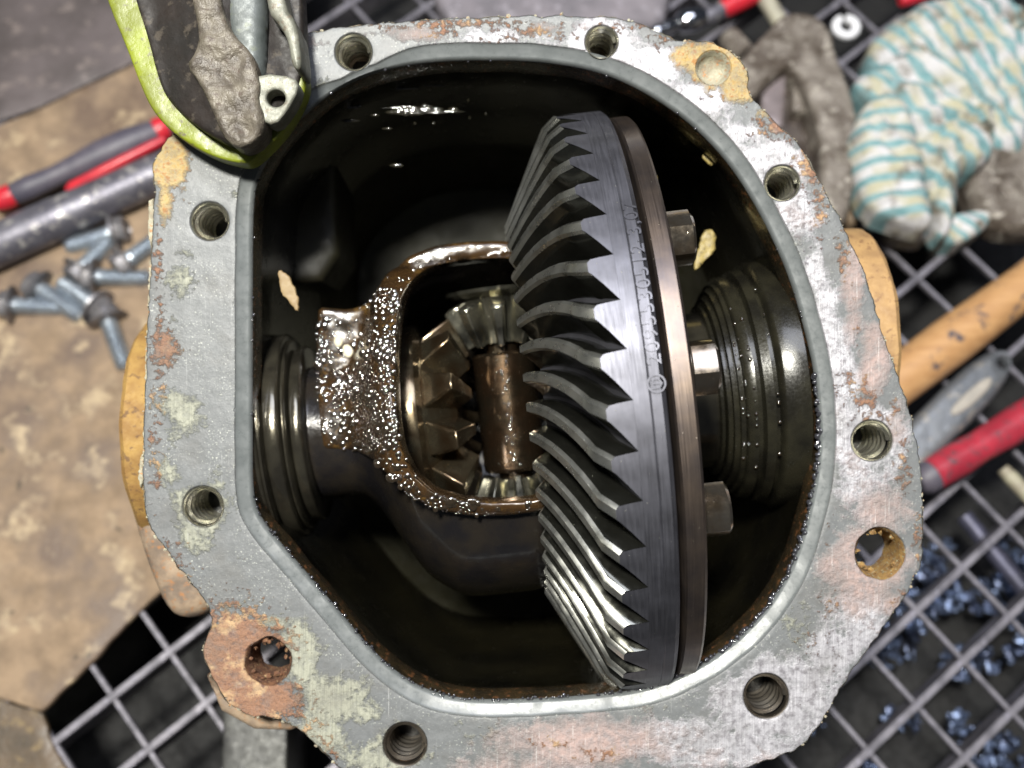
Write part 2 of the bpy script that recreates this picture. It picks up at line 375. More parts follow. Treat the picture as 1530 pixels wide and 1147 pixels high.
BL = {
 'residue': [(262, 430, 40, 50, .55), (275, 380, 30, 20, .5), (272, 622, 42, 48, .7), (255, 470, 25, 40, .5), (262, 720, 50, 40, .55), (303, 757, 62, 52, .75), (345, 830, 40, 35, .3), (300, 800, 50, 40, .6), (350, 905, 40, 30, .5),
             (440, 975, 40, 60, .9), (420, 930, 50, 25, .6), (500, 1050, 75, 60, .8), (480, 1100, 60, 50, .7), (605, 1112, 80, 50, .6), (700, 1090, 70, 25, .5), (1050, 990, 80, 40, .45), (1000, 1060, 70, 25, .4), (560, 1130, 90, 40, .6),
             (1080, 930, 50, 50, .5), (1190, 930, 35, 55, .6), (470, 120, 40, 30, .5), (330, 290, 60, 40, .35), (300, 420, 60, 50, .25), (1200, 360, 30, 40, .45)],
 'bare': [(1215, 340, 40, 90, .55), (1255, 520, 60, 130, .6), (1290, 700, 90, 120, .62), (1270, 900, 80, 120, .6), (1100, 1100, 180, 60, .65), (1000, 110, 90, 40, .55), (780, 60, 180, 26, .5), (740, 55, 70, 26, .75), (850, 70, 40, 22, .5), (905, 60, 70, 42, .9), (980, 95, 60, 40, .85), (1040, 150, 70, 35, .8), (1095, 195, 60, 45, .7), (1150, 250, 65, 55, .85), (1190, 310, 40, 50, .8), (1222, 400, 20, 60, .75),
          (1232, 480, 36, 70, .85), (1250, 560, 45, 60, .85), (1290, 650, 75, 60, .95), (1270, 720, 60, 50, .7), (1240, 790, 25, 50, .5), (1300, 930, 60, 60, .8), (1250, 980, 60, 60, .8), (1165, 1050, 120, 75, .95), (1020, 1110, 140, 40, .9),
          (880, 1150, 300, 30, .5), (528, 77, 60, 35, .45), (236, 500, 10, 140, .4), (360, 320, 50, 40, .2), (620, 70, 50, 20, .35), (1130, 1120, 80, 30, .9), (1210, 1040, 40, 60, .8)],
 'mauve': [(1255, 620, 50, 120, .35), (1290, 760, 90, 120, .5), (1200, 300, 60, 90, .45), (1060, 1130, 200, 30, .45), (1275, 440, 22, 90, .8), (1305, 540, 28, 80, .85), (1340, 640, 25, 60, .6), (1320, 760, 55, 45, .75), (1290, 850, 75, 70, .95), (1330, 900, 40, 50, .7), (1210, 250, 30, 70, .5), (1320, 700, 50, 40, .4), (880, 1110, 150, 42, .95),
           (760, 1150, 120, 30, .8), (1225, 330, 20, 70, .5), (620, 48, 90, 16, .6), (480, 60, 60, 18, .5), (820, 40, 120, 14, .5), (1240, 700, 20, 50, .4), (1100, 250, 20, 20, .2)],
 'rust': [(1350, 700, 16, 60, .55), (1372, 800, 10, 60, .6), (1345, 900, 26, 30, .5), (1225, 300, 16, 60, .6), (1260, 380, 14, 50, .6), (700, 34, 120, 9, .6), (930, 40, 60, 10, .55), (237, 400, 9, 60, .6), (235, 700, 12, 60, .5), (1300, 620, 30, 22, .5), (1240, 900, 24, 30, .45), (1210, 960, 30, 30, .42), (246, 520, 24, 32, .85), (240, 590, 12, 60, .55), (240, 470, 12, 50, .5), (228, 660, 10, 120, .5), (350, 990, 62, 75, 1.3), (385, 1045, 65, 30, 1.2), (335, 945, 22, 30, 1.0), (410, 960, 40, 40, .7), (290, 870, 30, 40, .4), (262, 830, 20, 40, .5),
          (460, 1085, 40, 30, .5), (490, 1120, 25, 30, .5), (655, 45, 45, 16, .6), (730, 68, 18, 12, .7), (800, 48, 80, 16, .55), (590, 40, 60, 10, .5), (1170, 190, 50, 20, .75), (1210, 240, 22, 50, .7), (1100, 140, 40, 20, .5), (1290, 590, 30, 35, .6),
          (1270, 570, 25, 22, .55), (1335, 615, 22, 30, .5), (900, 1125, 70, 14, .55), (830, 1110, 60, 14, .5), (1240, 810, 14, 60, .35), (1315, 827, 48, 48, .35), (1255, 960, 20, 90, .3), (1280, 470, 10, 80, .4), (1050, 68, 40, 10, .6), (985, 60, 25, 18, .5)],
 'ochre': [(252, 238, 32, 42, 1.2), (275, 290, 25, 25, .5), (245, 300, 14, 50, .8), (1075, 92, 55, 34, 1.2), (1030, 85, 30, 22, .9), (1105, 130, 30, 26, .9), (1140, 170, 22, 18, .6), (1315, 827, 42, 42, .55), (320, 935, 12, 20, .6)],
 'dark': [(300, 235, 60, 22, .25), (318, 312, 28, 14, .5), (480, 140, 60, 18, .4), (1312, 800, 20, 20, .2), (340, 1000, 20, 20, .25), (430, 165, 30, 20, .4), (520, 66, 30, 18, .35)],
}
co = np.array([v.co[:] for v in face.data.vertices])/S
px = co[:, 0]+765; py = 573.5-co[:, 1]
for nm, bl in BL.items():
    w = np.zeros(len(px))
    for (bx, by, rx, ry, k) in bl: w = np.maximum(w, k*np.exp(-(((px-bx)/rx)**2+((py-by)/ry)**2)*.7))
    a = face.data.attributes.new(nm, 'FLOAT', 'POINT'); a.data.foreach_set('value', w.astype(np.float32))
# chamfer of grey sealant between face and opening
n = len(innw); V = []; F = []
rows = [(inn_ch, -1.5), (off_var(19), -4.5), (off_var(5), -6), (offset(innw, -1.5), -8), (innw, -16)]
for q, z in rows:
    for i, (x, y) in enumerate(q): V.append((x, y, z+1.2*noise.noise(Vector((x*.05, y*.05, 1)))*(z > -15)))
for r_ in range(len(rows)-1):
    for i in range(n): F.append((r_*n+i, r_*n+(i+1) % n, (r_+1)*n+(i+1) % n, (r_+1)*n+i))
mk('sealant_chamfer', V, F, M_sealant, housing, 60)
# inner walls
cxy = (30.0, 0.0)
def shrink(p, k, c=cxy): return [(c[0]+(x-c[0])*k, c[1]+(y-c[1])*k) for x, y in p]
V = []; F = []; fm = []
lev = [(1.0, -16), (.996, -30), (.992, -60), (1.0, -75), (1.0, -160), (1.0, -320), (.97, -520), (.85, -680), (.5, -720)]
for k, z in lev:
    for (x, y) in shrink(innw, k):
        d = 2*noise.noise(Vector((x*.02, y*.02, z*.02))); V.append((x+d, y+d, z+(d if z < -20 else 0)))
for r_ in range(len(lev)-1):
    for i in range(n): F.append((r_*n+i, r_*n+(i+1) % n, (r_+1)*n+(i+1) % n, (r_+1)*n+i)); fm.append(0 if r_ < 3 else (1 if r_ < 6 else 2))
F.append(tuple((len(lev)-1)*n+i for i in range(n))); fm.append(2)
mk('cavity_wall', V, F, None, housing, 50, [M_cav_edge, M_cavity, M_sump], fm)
# outside
V = []; F = []; m = len(outw)
outl = [(1.0, -1.5), (1.004, -8), (1.006, -30), (1.0, -62), (.97, -72)]
for k, z in outl:
    for (x, y) in shrink(outw, k, (0, 0)):
        d = 2.2*noise.noise(Vector((x*.06, y*.06, z*.06)))*(1 if -70 < z < -3 else 0); V.append((x+d, y+d, z))
fm = []
for r_ in range(len(outl)-1):
    for i in range(m): F.append((r_*m+i, r_*m+(i+1) % m, (r_+1)*m+(i+1) % m, (r_+1)*m+i)); fm.append(0 if r_ < 2 else 1)
mk('outer_wall', V, F, None, housing, 60, [M_crust, M_outer], fm)
V = []; F = []; bl = [(-34, 1.0, -73), (-30, 1.0, -90), (-30, 1.0, -320), (-30, .97, -520), (-30, .86, -700), (-10, .5, -745)]
for off, k, z in bl:
    for (x, y) in shrink(offset(innw, off), k): V.append((x, y, z))
for r_ in range(len(bl)-1):
    for i in range(n): F.append((r_*n+i, r_*n+(i+1) % n, (r_+1)*n+(i+1) % n, (r_+1)*n+i))
mk('housing_body', V, F, M_outer, housing, 60)
# crust flakes along the outer edge
pts = []
def in_zone(x, y): # thicker crust left, upper right lug and right
    sx, sy = x+765, 573.5-y
    return 1.0 if (sx < 240 and sy > 300) or (sx < 420 and sy > 780) or (sx > 1040 and sy < 380) else .6
for i, (x, y) in enumerate(outw):
    for _ in range(3):
        if R.random() > in_zone(x, y)*.55: continue
        nn = noise.noise(Vector((x*.03, y*.03, 2)))
        if nn < -.25: continue
        pts.append((x+R.gauss(0, 1.0), y+R.gauss(0, 1.0), R.uniform(-14, -2), R.uniform(1.0, 2.8)))
tag(mk('corrosion_crust', *blobs(pts, .8, 1, .9), M_crust, housing, 0), kind='stuff')
for p_ in ([(223, 388), (230, 384), (231, 430), (228, 478), (224, 530), (221, 575), (216, 580), (217, 530), (220, 480), (221, 430)],
           [(219, 590), (224, 588), (221, 640), (217, 700), (213, 700), (214, 640)], [(209, 682), (215, 676), (214, 720), (210, 728), (206, 716)], [(222, 300), (229, 296), (232, 340), (226, 372), (221, 350)]):
    V, F = slab(rough(densify(W2(p_, -6), 4), 2.2, .2, p_[0][0]), step=5, bev=2.5, thick=6, zt=-5, amp=3, nsc=.15)
    mk('gasket_strip', V, F, M_crust, housing)
# holes
def thread_tube(r, depth, pitch, ridge, seg=40):
    V = []; F = []; tot = int(depth/pitch*4); prof = [0, ridge, ridge, 0]
    top = 2
    for j in range(tot+1):
        for i in range(seg+1):
            t = 2*PI*i/seg; z = -4-j*pitch/4-pitch*i/seg
            z = min(z, -3); rr = r-prof[j % 4]
            if j == 0: rr = r
            V.append((rr*math.cos(t), rr*math.sin(t), z))
    for j in range(tot):
        for i in range(seg):
            F.append((j*(seg+1)+i, j*(seg+1)+i+1, (j+1)*(seg+1)+i+1, (j+1)*(seg+1)+i))
    b = len(V)                       # countersink
    for (rr, z) in ((r+3.2, -1.2), (r+1.6, -2.2), (r, -5), (r+.3, -14)):
        for i in range(seg): t = 2*PI*i/seg; V.append((rr*math.cos(t), rr*math.sin(t), z))
    for k in range(3):
        for i in range(seg): F.append((b+k*seg+i, b+k*seg+(i+1) % seg, b+(k+1)*seg+(i+1) % seg, b+(k+1)*seg+i))
    b = len(V)
    for i in range(seg): t = 2*PI*i/seg; V.append((r*math.cos(t), r*math.sin(t), -depth))
    return V, F
for (sx, sy, r, k), q in zip(HOLES, hl):
    x, y, _ = W(sx, sy)
    if k in 'ld':
        o = mk('threaded_hole', *thread_tube(r, 126, 18, 4.6), M_thread if k == 'l' else M_threadd, housing, 40)
        o.location = (x*S, y*S, 0)
        o = mk('hole_bottom', *lathe([(-119, r+1), (-122, .1)], 24, axis='z'), M_void, housing); o.location = (x*S, y*S, 0)
    elif k == 'b':
        V, F = lathe([(-2, r+3), (-5, r+1), (-14, r-1), (-22, r-5), (-26, r*.5), (-27, .1)], 32, axis='z'); V = [(a, b, c) for a, b, c in V]
        o = mk('shallow_hole', V, F, M_crust, housing); o.location = (x*S, y*S, 0)
    else:
        V = []; F = []; s = len(q); zz = [-1.5, -8, -20, -36, -55, -74]
        for j, z in enumerate(zz):
            kk = [1, .93, .86, .84, .80, .80][j]
            for i, (a, b) in enumerate(q):
                d = kk+.09*noise.noise(Vector((i*.35, z*.09, sx)))*(j > 0)
                V.append(((a-x)*d, (b-y)*d, z))
        for j in range(len(zz)-1):
            for i in range(s): F.append((j*s+i, j*s+(i+1) % s, (j+1)*s+(i+1) % s, (j+1)*s+i))
        o = mk('through_hole', V, F, M_rustd if sx < 700 else M_ochred, housing); o.location = (x*S, y*S, 0)
        pts = []
        for _ in range(26):
            t = R.uniform(0, 2*PI); rr = r*R.uniform(.78, .92); pts.append((x+rr*math.cos(t), y+rr*math.sin(t), R.uniform(-26, -6), R.uniform(1.5, 5)))
        tag(mk('rust_scale', *blobs(pts, .8, 1, .9), M_rustd if sx < 700 else M_ochred, housing, 0), kind='stuff')
# beads of oil hanging on the lip
pts = []
for i, (x, y) in enumerate(innw):
    sx, sy = x+765, 573.5-y
    dens = 5 if (sx > 940 and sy > 560) else (2 if sy > 740 else 0)
    if dens == 0 and R.random() < .2: dens = 1
    for _ in range(dens):
        if R.random() < .75: pts.append((x+R.uniform(-2.5, 3), y+R.uniform(-3, 3), R.uniform(-15, -9), R.uniform(1.2, 2.3+dens*.5)))
tag(mk('oil_beads', *blobs(pts, .8, 2, .2), M_bead, housing), kind='stuff')
M_dimweb = simple('dim_cast_web', (.020, .018, .008), (.012, .010, .005), .55, 0, .01, .05, .3, 2)
# boss inside the cavity, and streaks added to make highlights on its oily wall
M_glint = T('oil_glints').out(Base_Color=(.02, .018, .012), Roughness=.12, IOR=2.2)
vf = []
def streak(sx, sy, L, rr, z=-120):
    x, y, z = W(sx, sy, z); n_ = max(5, int(L/5))
    p = [(-L/2+L*k/n_, max(.1, rr*math.sqrt(max(0, 1-(2*k/n_-1)**2))*(1+R.uniform(-.35, .3)))) for k in range(n_+1)]
    vf.append(xf(lathe(p, 12), Matrix.Translation((x, y, z))))
for _ in range(26): streak(R.gauss(628, 26), R.gauss(165, 4), R.uniform(12, 55), R.uniform(1.5, 4.5))
for a_, b_, c_, d_ in ((520, 160, 34, 3.5), (524, 180, 32, 3), (560, 172, 16, 2.5), (592, 247, 24, 3.5), (535, 158, 12, 3), (700, 150, 5, 4), (684, 165, 5, 4), (726, 170, 5, 3), (702, 176, 4, 3), (578, 192, 18, 2), (620, 184, 5, 3), (648, 184, 6, 3), (606, 132, 50, 1.6), (650, 128, 40, 1.5)): streak(a_, b_, c_, d_)
tag(mk('oil_glints', *join(*vf), M_glint, housing, 60), kind='stuff')
V, F = slab(W2([(400, 250), (500, 215), (506, 380), (480, 420), (400, 430)], -330), step=20, bev=18, thick=200, zt=-330, amp=2)
mk('bearing_boss', V, F, M_dimweb, housing)
# yellow paint flecks on the inner wall, tan chip by the left bearing
def fleck(pts, z, mat, name='paint_fleck', th=3, tilt=None):
    V, F = slab(rough(densify(smoothpoly(W2(pts, z), 1), 4), 2.2, .12, z), step=6, bev=2, thick=th, zt=z, amp=2.5, nsc=.1)
    return mk(name, V, F, mat, housing)
fleck([(1050, 218), (1062, 222), (1074, 232), (1072, 244), (1060, 248), (1050, 236)], -70, M_yellow)
fleck([(1052, 345), (1064, 340), (1070, 352), (1068, 378), (1055, 385), (1045, 400), (1036, 404), (1042, 372)], -190, M_yellow)
fleck([(966, 252), (980, 256), (984, 285), (976, 292), (970, 275)], -200, M_yellow)
fleck([(414, 404), (422, 402), (440, 425), (447, 455), (444, 468), (430, 447), (420, 440)], -20, simple('tan_chip', (.30, .22, .11), (.22, .15, .07), .6), 'metal_chip', 5)
# round axle flanges on both sides, and the lump under the lower left corner
ax_t = math.radians(6.3)
O = (-5.0, -46.0, -200.0)
for nm, sgn, a0, a1, r, zc in (('axle_flange', -1, 560, 612, 200, -262), ('axle_flange', 1, 560, 618, 200, -262)):
    V, F = lathe([(sgn*a0, .1), (sgn*a0, r-4), (sgn*(a0+6), r), (sgn*(a1-8), r), (sgn*a1, r-8), (sgn*a1, .1)], 90)
    V = [(x+3*noise.noise(Vector((y*.03, z*.03, 4))), y+2*noise.noise(Vector((x*.05, y*.05, 1))), z+2.5*noise.noise(Vector((y*.05, x*.05, 1)))) for x, y, z in V]
    o = mk(nm, V, F, M_ochre if sgn < 0 else M_tan, housing); o.location = ((0 if sgn < 0 else -10)*S, (-60 if sgn < 0 else 42)*S, zc*S); o.rotation_euler = (0, 0, ax_t*.4)
V, F = slab(smoothpoly(W2([(190, 740), (250, 760), (330, 880), (318, 915), (280, 928), (250, 915), (225, 860), (205, 800)], -140), 2), step=12, bev=34, thick=160, zt=-120, amp=5)
mk('casting_lobe', V, F, M_outer, housing)
V, F = slab(W2([(308, 1010), (345, 1045), (460, 1080), (435, 1092), (380, 1090), (330, 1062)], -80), step=10, bev=12, thick=60, zt=-74, amp=2)
mk('lug_underside', V, F, M_outer, housing)

# ------------------------------------------------------------------ ring gear
ring = thing('ring_gear', 'large dark steel ring gear with curved teeth standing in the housing', 'ring gear', O, (0, 0, ax_t))
NT = 46; pitch = 2*PI/NT; TH0 = .0098
RING_R = 486
prof = [(54, 286), (161, 484), (162.2, 486), (183, 486), (184.5, 485), (186, 486), (199, 486), (205, 481), (206, 478), (206, 262), (80, 262)]
body = mk('gear_body', *lathe(prof, 256, closed=True), M_ring, ring, 25)
def tooth():
    st = [0, .06, .2, .35, .5, .65, .8, .92, 1.0]
    rows = []
    def lerp(a, b, t): return a+(b-a)*t
    def phi(t): return -.17*max(t, 0)**1.45
    for i, t in enumerate(st):
        h = 1.0 if i > 0 else .8
        rt = (lerp(56, 146, t), lerp(286, 445, t)); tp = (lerp(22, 105, t), lerp(305, 468, t))
        if i == 0: tp = (tp[0]*.6+rt[0]*.4, tp[1]*.6+rt[1]*.4)
        w = lerp(.064, .0655, t); wt = lerp(.023, .0215, t)
        rows.append((rt, tp, phi(t), w, wt, lerp(.026, .036, t)))
    rows.append(((162, 485.5), (126, 486), phi(1.10), .0675, .021, .036))
    V = []
    for rt, tp, ph, w, wt, off in rows:
        for (a, r), d in ((rt, -w), ((tp[0]*.5+rt[0]*.5, tp[1]*.5+rt[1]*.5), (off-wt)*.62-w*.38+(-.003)), ((tp[0]+5, tp[1]-2), off-wt-.003), (tp, off-wt+.007), (tp, off+wt-.007), ((tp[0]+5, tp[1]-2), off+wt+.003), ((tp[0]*.5+rt[0]*.5, tp[1]*.5+rt[1]*.5), (off+wt)*.55+w*.45+.002), (rt, w)):
            V.append((a, r*math.sin(ph+d), r*math.cos(ph+d)))
    F = []; k = 8
    for i in range(len(rows)-1):
        for j in range(k-1): F.append((i*k+j, i*k+j+1, (i+1)*k+j+1, (i+1)*k+j))
        F.append((i*k+k-1, i*k, (i+1)*k, (i+1)*k+k-1))
    F.append(tuple(range(k))); fm = [2 if (i % 8 in (2, 3, 4) or (i//8 == len(rows)-2 and 2 <= i % 8 <= 4)) else 0 for i in range(len(F))]
    L0 = V[(len(rows)-1)*k:]; L0 = [(v[0], math.atan2(v[1], v[2])) for v in L0]
    def chain(c, u):   # c: polyline of (a, th) from the chamfer edge down to the root
        g = u*(len(c)-1); i = min(int(g), len(c)-2); f = g-i
        return c[i][0]*(1-f)+c[i+1][0]*f, c[i][1]*(1-f)+c[i+1][1]*f
    lo = [L0[3], L0[2], L0[1], L0[0]]; hi = [L0[4], L0[5], L0[6], L0[7]]; nu, nv = 6, 8; b = len(V)
    for i in range(nu+1):
        A, B = chain(lo, i/nu), chain(hi, i/nu)
        for j in range(nv+1):
            a = A[0]+(B[0]-A[0])*j/nv; th = A[1]+(B[1]-A[1])*j/nv; V.append((a, 486*math.sin(th), 486*math.cos(th)))
    for i in range(nu):
        for j in range(nv): F.append((b+i*(nv+1)+j, b+i*(nv+1)+j+1, b+(i+1)*(nv+1)+j+1, b+(i+1)*(nv+1)+j)); fm.append(1)
    return V, F, fm
tV, tF, tfm = tooth(); t0 = mk('tooth', tV, tF, None, ring, 42, [M_tooth, M_ring, M_land], tfm, merge=False)
ring.scale = (.97,)*3
t0.rotation_euler = (-TH0, 0, 0)
for i in range(1, NT):
    c = t0.copy(); C.objects.link(c); c.parent = ring; c.rotation_euler = (-(TH0+i*pitch), 0, 0)
def wrap_text(s, size, r, th_start, th_end, a_base, extr, name):
    cu = bpy.data.curves.new('txt', 'FONT'); cu.body = s; cu.size = 1; cu.extrude = 0; cu.resolution_u = 3; cu.space_character = 1.08
    ob = bpy.data.objects.new('txt', cu); C.objects.link(ob); bpy.context.view_layer.update()
    me = bpy.data.meshes.new_from_object(ob.evaluated_get(bpy.context.evaluated_depsgraph_get()))
    bpy.data.objects.remove(ob)
    bm = bmesh.new(); bm.from_mesh(me); bmesh.ops.remove_doubles(bm, verts=bm.verts, dist=1e-5)
    xs = [v.co.x for v in bm.verts]; ys = [v.co.y for v in bm.verts]; x0, x1 = min(xs), max(xs); y0 = min(min(ys), 0)
    base = [(v.co.x, v.co.y) for v in bm.verts]; bm.verts.index_update(); n_ = len(base)
    fs = [[v.index for v in f.verts] for f in bm.faces]
    be = [(e.verts[0].index, e.verts[1].index) for e in bm.edges if len(e.link_faces) == 1]
    bm.free(); V = []
    for rr in (r-.6, r+extr):
        for (x, y) in base:
            t = th_start+(th_end-th_start)*(x-x0)/(x1-x0); a = a_base-y*size
            V.append((a, rr*math.sin(t), rr*math.cos(t)))
    F = [tuple(i+n_ for i in f) for f in fs]+[(a, b, b+n_, a+n_) for a, b in be]
    return mk(name, V, F, M_ring, ring, 0, merge=False)
wrap_text('2095530512-3,07', 27, RING_R, .105, .60, 203.5, 1.6, 'lettering')
V, F = lathe([(-1, 12.5), (2, 12.5), (2, 10), (-1, 10)], 28, closed=True, axis='z')
V2, F2 = box(-1.2, 1.2, -8, 6, -1, 2); V3, F3 = lathe([(-1, 7), (2, 7), (2, 5), (-1, 5)], 20, closed=True, axis='z')
Vb, Fb = join((V, F), (V2, F2), (V3, F3), box(-7, -4.6, -3, 7, -1, 2), box(4.6, 7, -3, 7, -1, 2))
Vb = [(194-y*1.0, (RING_R+z-.3)*math.sin(.055+x/RING_R), (RING_R+z-.3)*math.cos(.055+x/RING_R)) for x, y, z in Vb]
mk('round_emblem', Vb, Fb, M_ring, ring, 0, merge=False)

# ------------------------------------------------------------------ differential case
case = thing('differential_case', 'oily brown differential case with a rounded window beside the ring gear', 'differential case', O, (0, 0, ax_t))
ct, st_ = math.cos(ax_t), math.sin(ax_t)
def sstep(x, a, b):
    t = min(1, max(0, (x-a)/(b-a))); return t*t*(3-2*t)
def rcase(a, th):
    r = 112+(252-112)*(.55*sstep(a, -262, -150)+.45*sstep(a, -262, -90))
    low = max(0, -math.sin(th))
    return r*(1+.19*low**2*sstep(a, -290, -60)*(1-sstep(a, 10, 90)))
WIN = [(840, 392), (800, 388), (740, 384), (690, 387), (645, 396), (617, 416), (600, 446), (592, 500), (590, 560), (592, 620), (600, 670), (618, 708), (648, 735), (690, 747), (740, 750), (790, 748), (845, 735)]
ROUT = [(850, 372), (800, 364), (750, 359), (700, 360), (650, 366), (610, 382), (582, 404), (562, 434), (545, 455), (520, 462), (475, 458), (472, 520), (474, 600), (482, 672), (530, 674), (556, 686), (585, 715), (612, 742), (650, 762), (700, 771), (760, 771), (810, 764), (850, 752)]
def csurf(x, y):      # world xy -> z of the case surface
    dx, dy = x-O[0], y-O[1]; a = dx*ct+dy*st_; yy = -dx*st_+dy*ct
    r = 112+(262-112)*sstep(a, -262, -165)+ (22*sstep(a, -250, -150) if yy < 0 else 22*sstep(a, -250, -150)*max(0, 1-yy/150))
    return O[2]+math.sqrt(max(r*r-yy*yy, 55*55))
def unproj(sx, sy, add=0):
    z = 0
    for _ in range(30):
        x, y, _z = W(sx, sy, z); z = z*.5+.5*(csurf(x, y)+add)
    return W(sx, sy, z)[:2]
V, F = [], []; na, nt = 120, 180; win2 = W2(WIN, 0)
aa = [-318+i*(206+318)/na for i in range(na+1)]
for i in range(na+1):
    for j in range(nt):
        t = 2*PI*j/nt; r = rcase(aa[i], t); V.append((aa[i], r*math.sin(t), r*math.cos(t)))
skipx = []; sc = []
for v in V:
    x = O[0]+v[0]*ct-v[1]*st_; y = O[1]+v[0]*st_+v[1]*ct; z = O[2]+v[2]
    k = H/(H-z); sc.append((765+x*k, 573.5-y*k, v[2]))
mx = np.array([s[0] for s in sc]); my = np.array([s[1] for s in sc]); up = np.array([s[2] for s in sc]) > 40
wexp = [(x-(8 if x < 700 else 0), y+(-10 if y < 560 else 8)) for x, y in WIN]
hid = inside(mx, my, wexp) & up
for i in range(na):
    for j in range(nt):
        q = (i*nt+j, i*nt+(j+1) % nt, (i+1)*nt+(j+1) % nt, (i+1)*nt+j)
        if not any(hid[k] for k in q): F.append(q)
mk('case_body', V, F, M_case, case)
poly = [unproj(*p) for p in ROUT]+[unproj(*p) for p in reversed(WIN)]
poly = densify(smoothpoly(densify(poly, 25), 1), 6)
V, F = slab(poly, step=7, bev=9, thick=62, zt=lambda x, y: np.array([csurf(a, b)+3 for a, b in zip(x, y)]), amp=1.8, nsc=.05)
inv = Matrix.Rotation(-ax_t, 4, 'Z') @ Matrix.Translation([-c for c in O])
mk('window_rim', *xf((V, F), inv), M_rim, case, 50)
# drops of oil on the rim
rimx = []; tries = 0
lw = np.array([p for p in ROUT]); 
cand = [(R.uniform(470, 840), R.uniform(380, 775)) for _ in range(60000)]
cx = np.array([c[0] for c in cand]); cy = np.array([c[1] for c in cand])
ring_ok = inside(cx, cy, ROUT) & ~inside(cx, cy, WIN)
pts = []
for (x, y), k in zip(cand, ring_ok):
    if not k: continue
    d = .12+.9*math.exp(-((x-575)/32)**2)*(y > 430)+.9*math.exp(-((y-(560+.5*(x-480)))/75)**2)*(x < 640)+.95*(y > 735)*(x < 740)
    if y < 470 and x < 560: d *= .3
    if R.random() > d*.13*(1.0 if noise.noise(Vector((x*.03, y*.03, 7))) > -.05 else .3): continue
    wx, wy = unproj(x, y); r_ = min(6.0, .9+R.expovariate(.85))
    r_ *= .7 if y > 760 else 1.0
    pts.append((wx, wy, csurf(wx, wy)+2.9, r_*1.15))
V, F = blobs(pts, .34, 2, .12)
tag(mk('oil_drops', *xf((V, F), inv), M_drop, case), kind='stuff')
for p in ([(500, 503), (510, 500), (514, 512), (507, 520), (500, 514)], [(512, 516), (522, 514), (530, 526), (522, 536), (514, 530)]):
    q = [unproj(*s) for s in p]
    mk('pale_flake', *xf(slab(smoothpoly(q, 1), step=4, bev=2, thick=4, zt=lambda x, y: np.array([csurf(a, b)+7 for a, b in zip(x, y)])), inv), simple('pale_flake', (.6, .55, .42), (.5, .45, .3), .5), case)
# bolting flange behind the ring gear, and right hub
mk('bolting_flange', *lathe([(208, 262), (208, 455), (211, 459), (234, 459), (238, 455), (238, 160), (208, 160)], 200, closed=True), M_bronze_ring, case, 25)
mk('right_hub', *lathe([(238, 165), (262, 140), (275, 132), (330, 130), (338, 122)], 80), M_bearing, case)
mk('left_hub', *lathe([(-316, 112), (-322, 108), (-322, 60)], 80), M_case, case)

# bolts holding the ring gear
def hexbolt(r, h, flange=1.18):
    V, F = [], []; seg = 24
    fl = lathe([(0, r*flange), (5, r*flange), (8, r*1.04), (8, .1)], 36)
    rings = [(6, 1.0), (h-4, 1.0), (h, .9), (h, .62), (h-4, .58), (h-4, .01)]
    for a, k in rings:
        for i in range(seg):
            t = 2*PI*i/seg; m_ = (t % (PI/3))-PI/6; rr = r*k*(.905/math.cos(m_) if k > .95 else (.93 if k > .8 else 1))
            rr = min(rr, r*k) if k > .95 else rr
            V.append((a, rr*math.sin(t), rr*math.cos(t)))
    for j in range(len(rings)-1):
        for i in range(seg): F.append((j*seg+i, j*seg+(i+1) % seg, (j+1)*seg+(i+1) % seg, (j+1)*seg+i))
    return fl, (V, F)
BN = [(.63, 'oily hex bolt head uppermost behind the ring gear'), (.105, 'oily hex bolt head level with the middle of the ring gear'), (-.425, 'dark hex bolt head low behind the ring gear, above the wet ledge')]
b0 = None
for th, lb in BN:
    loc = Matrix.Rotation(ax_t, 4, 'Z') @ Vector((239, 376*math.sin(th), 376*math.cos(th)))+Vector(O)
    rot = (Matrix.Rotation(ax_t, 4, 'Z') @ Matrix.Rotation(-th+.3, 4, 'X')).to_euler()
    if b0 is None:
        b0 = thing('ring_gear_bolt', lb, 'bolt', loc, rot, 'bolts on the back of the ring gear')
        fl, hx = hexbolt(39, 44)
        mk('bolt_flange', *fl, M_boltdark, b0); mk('bolt_head', *hx, M_boltdark, b0, 25)
    else: dup(b0, loc, rot, lb)

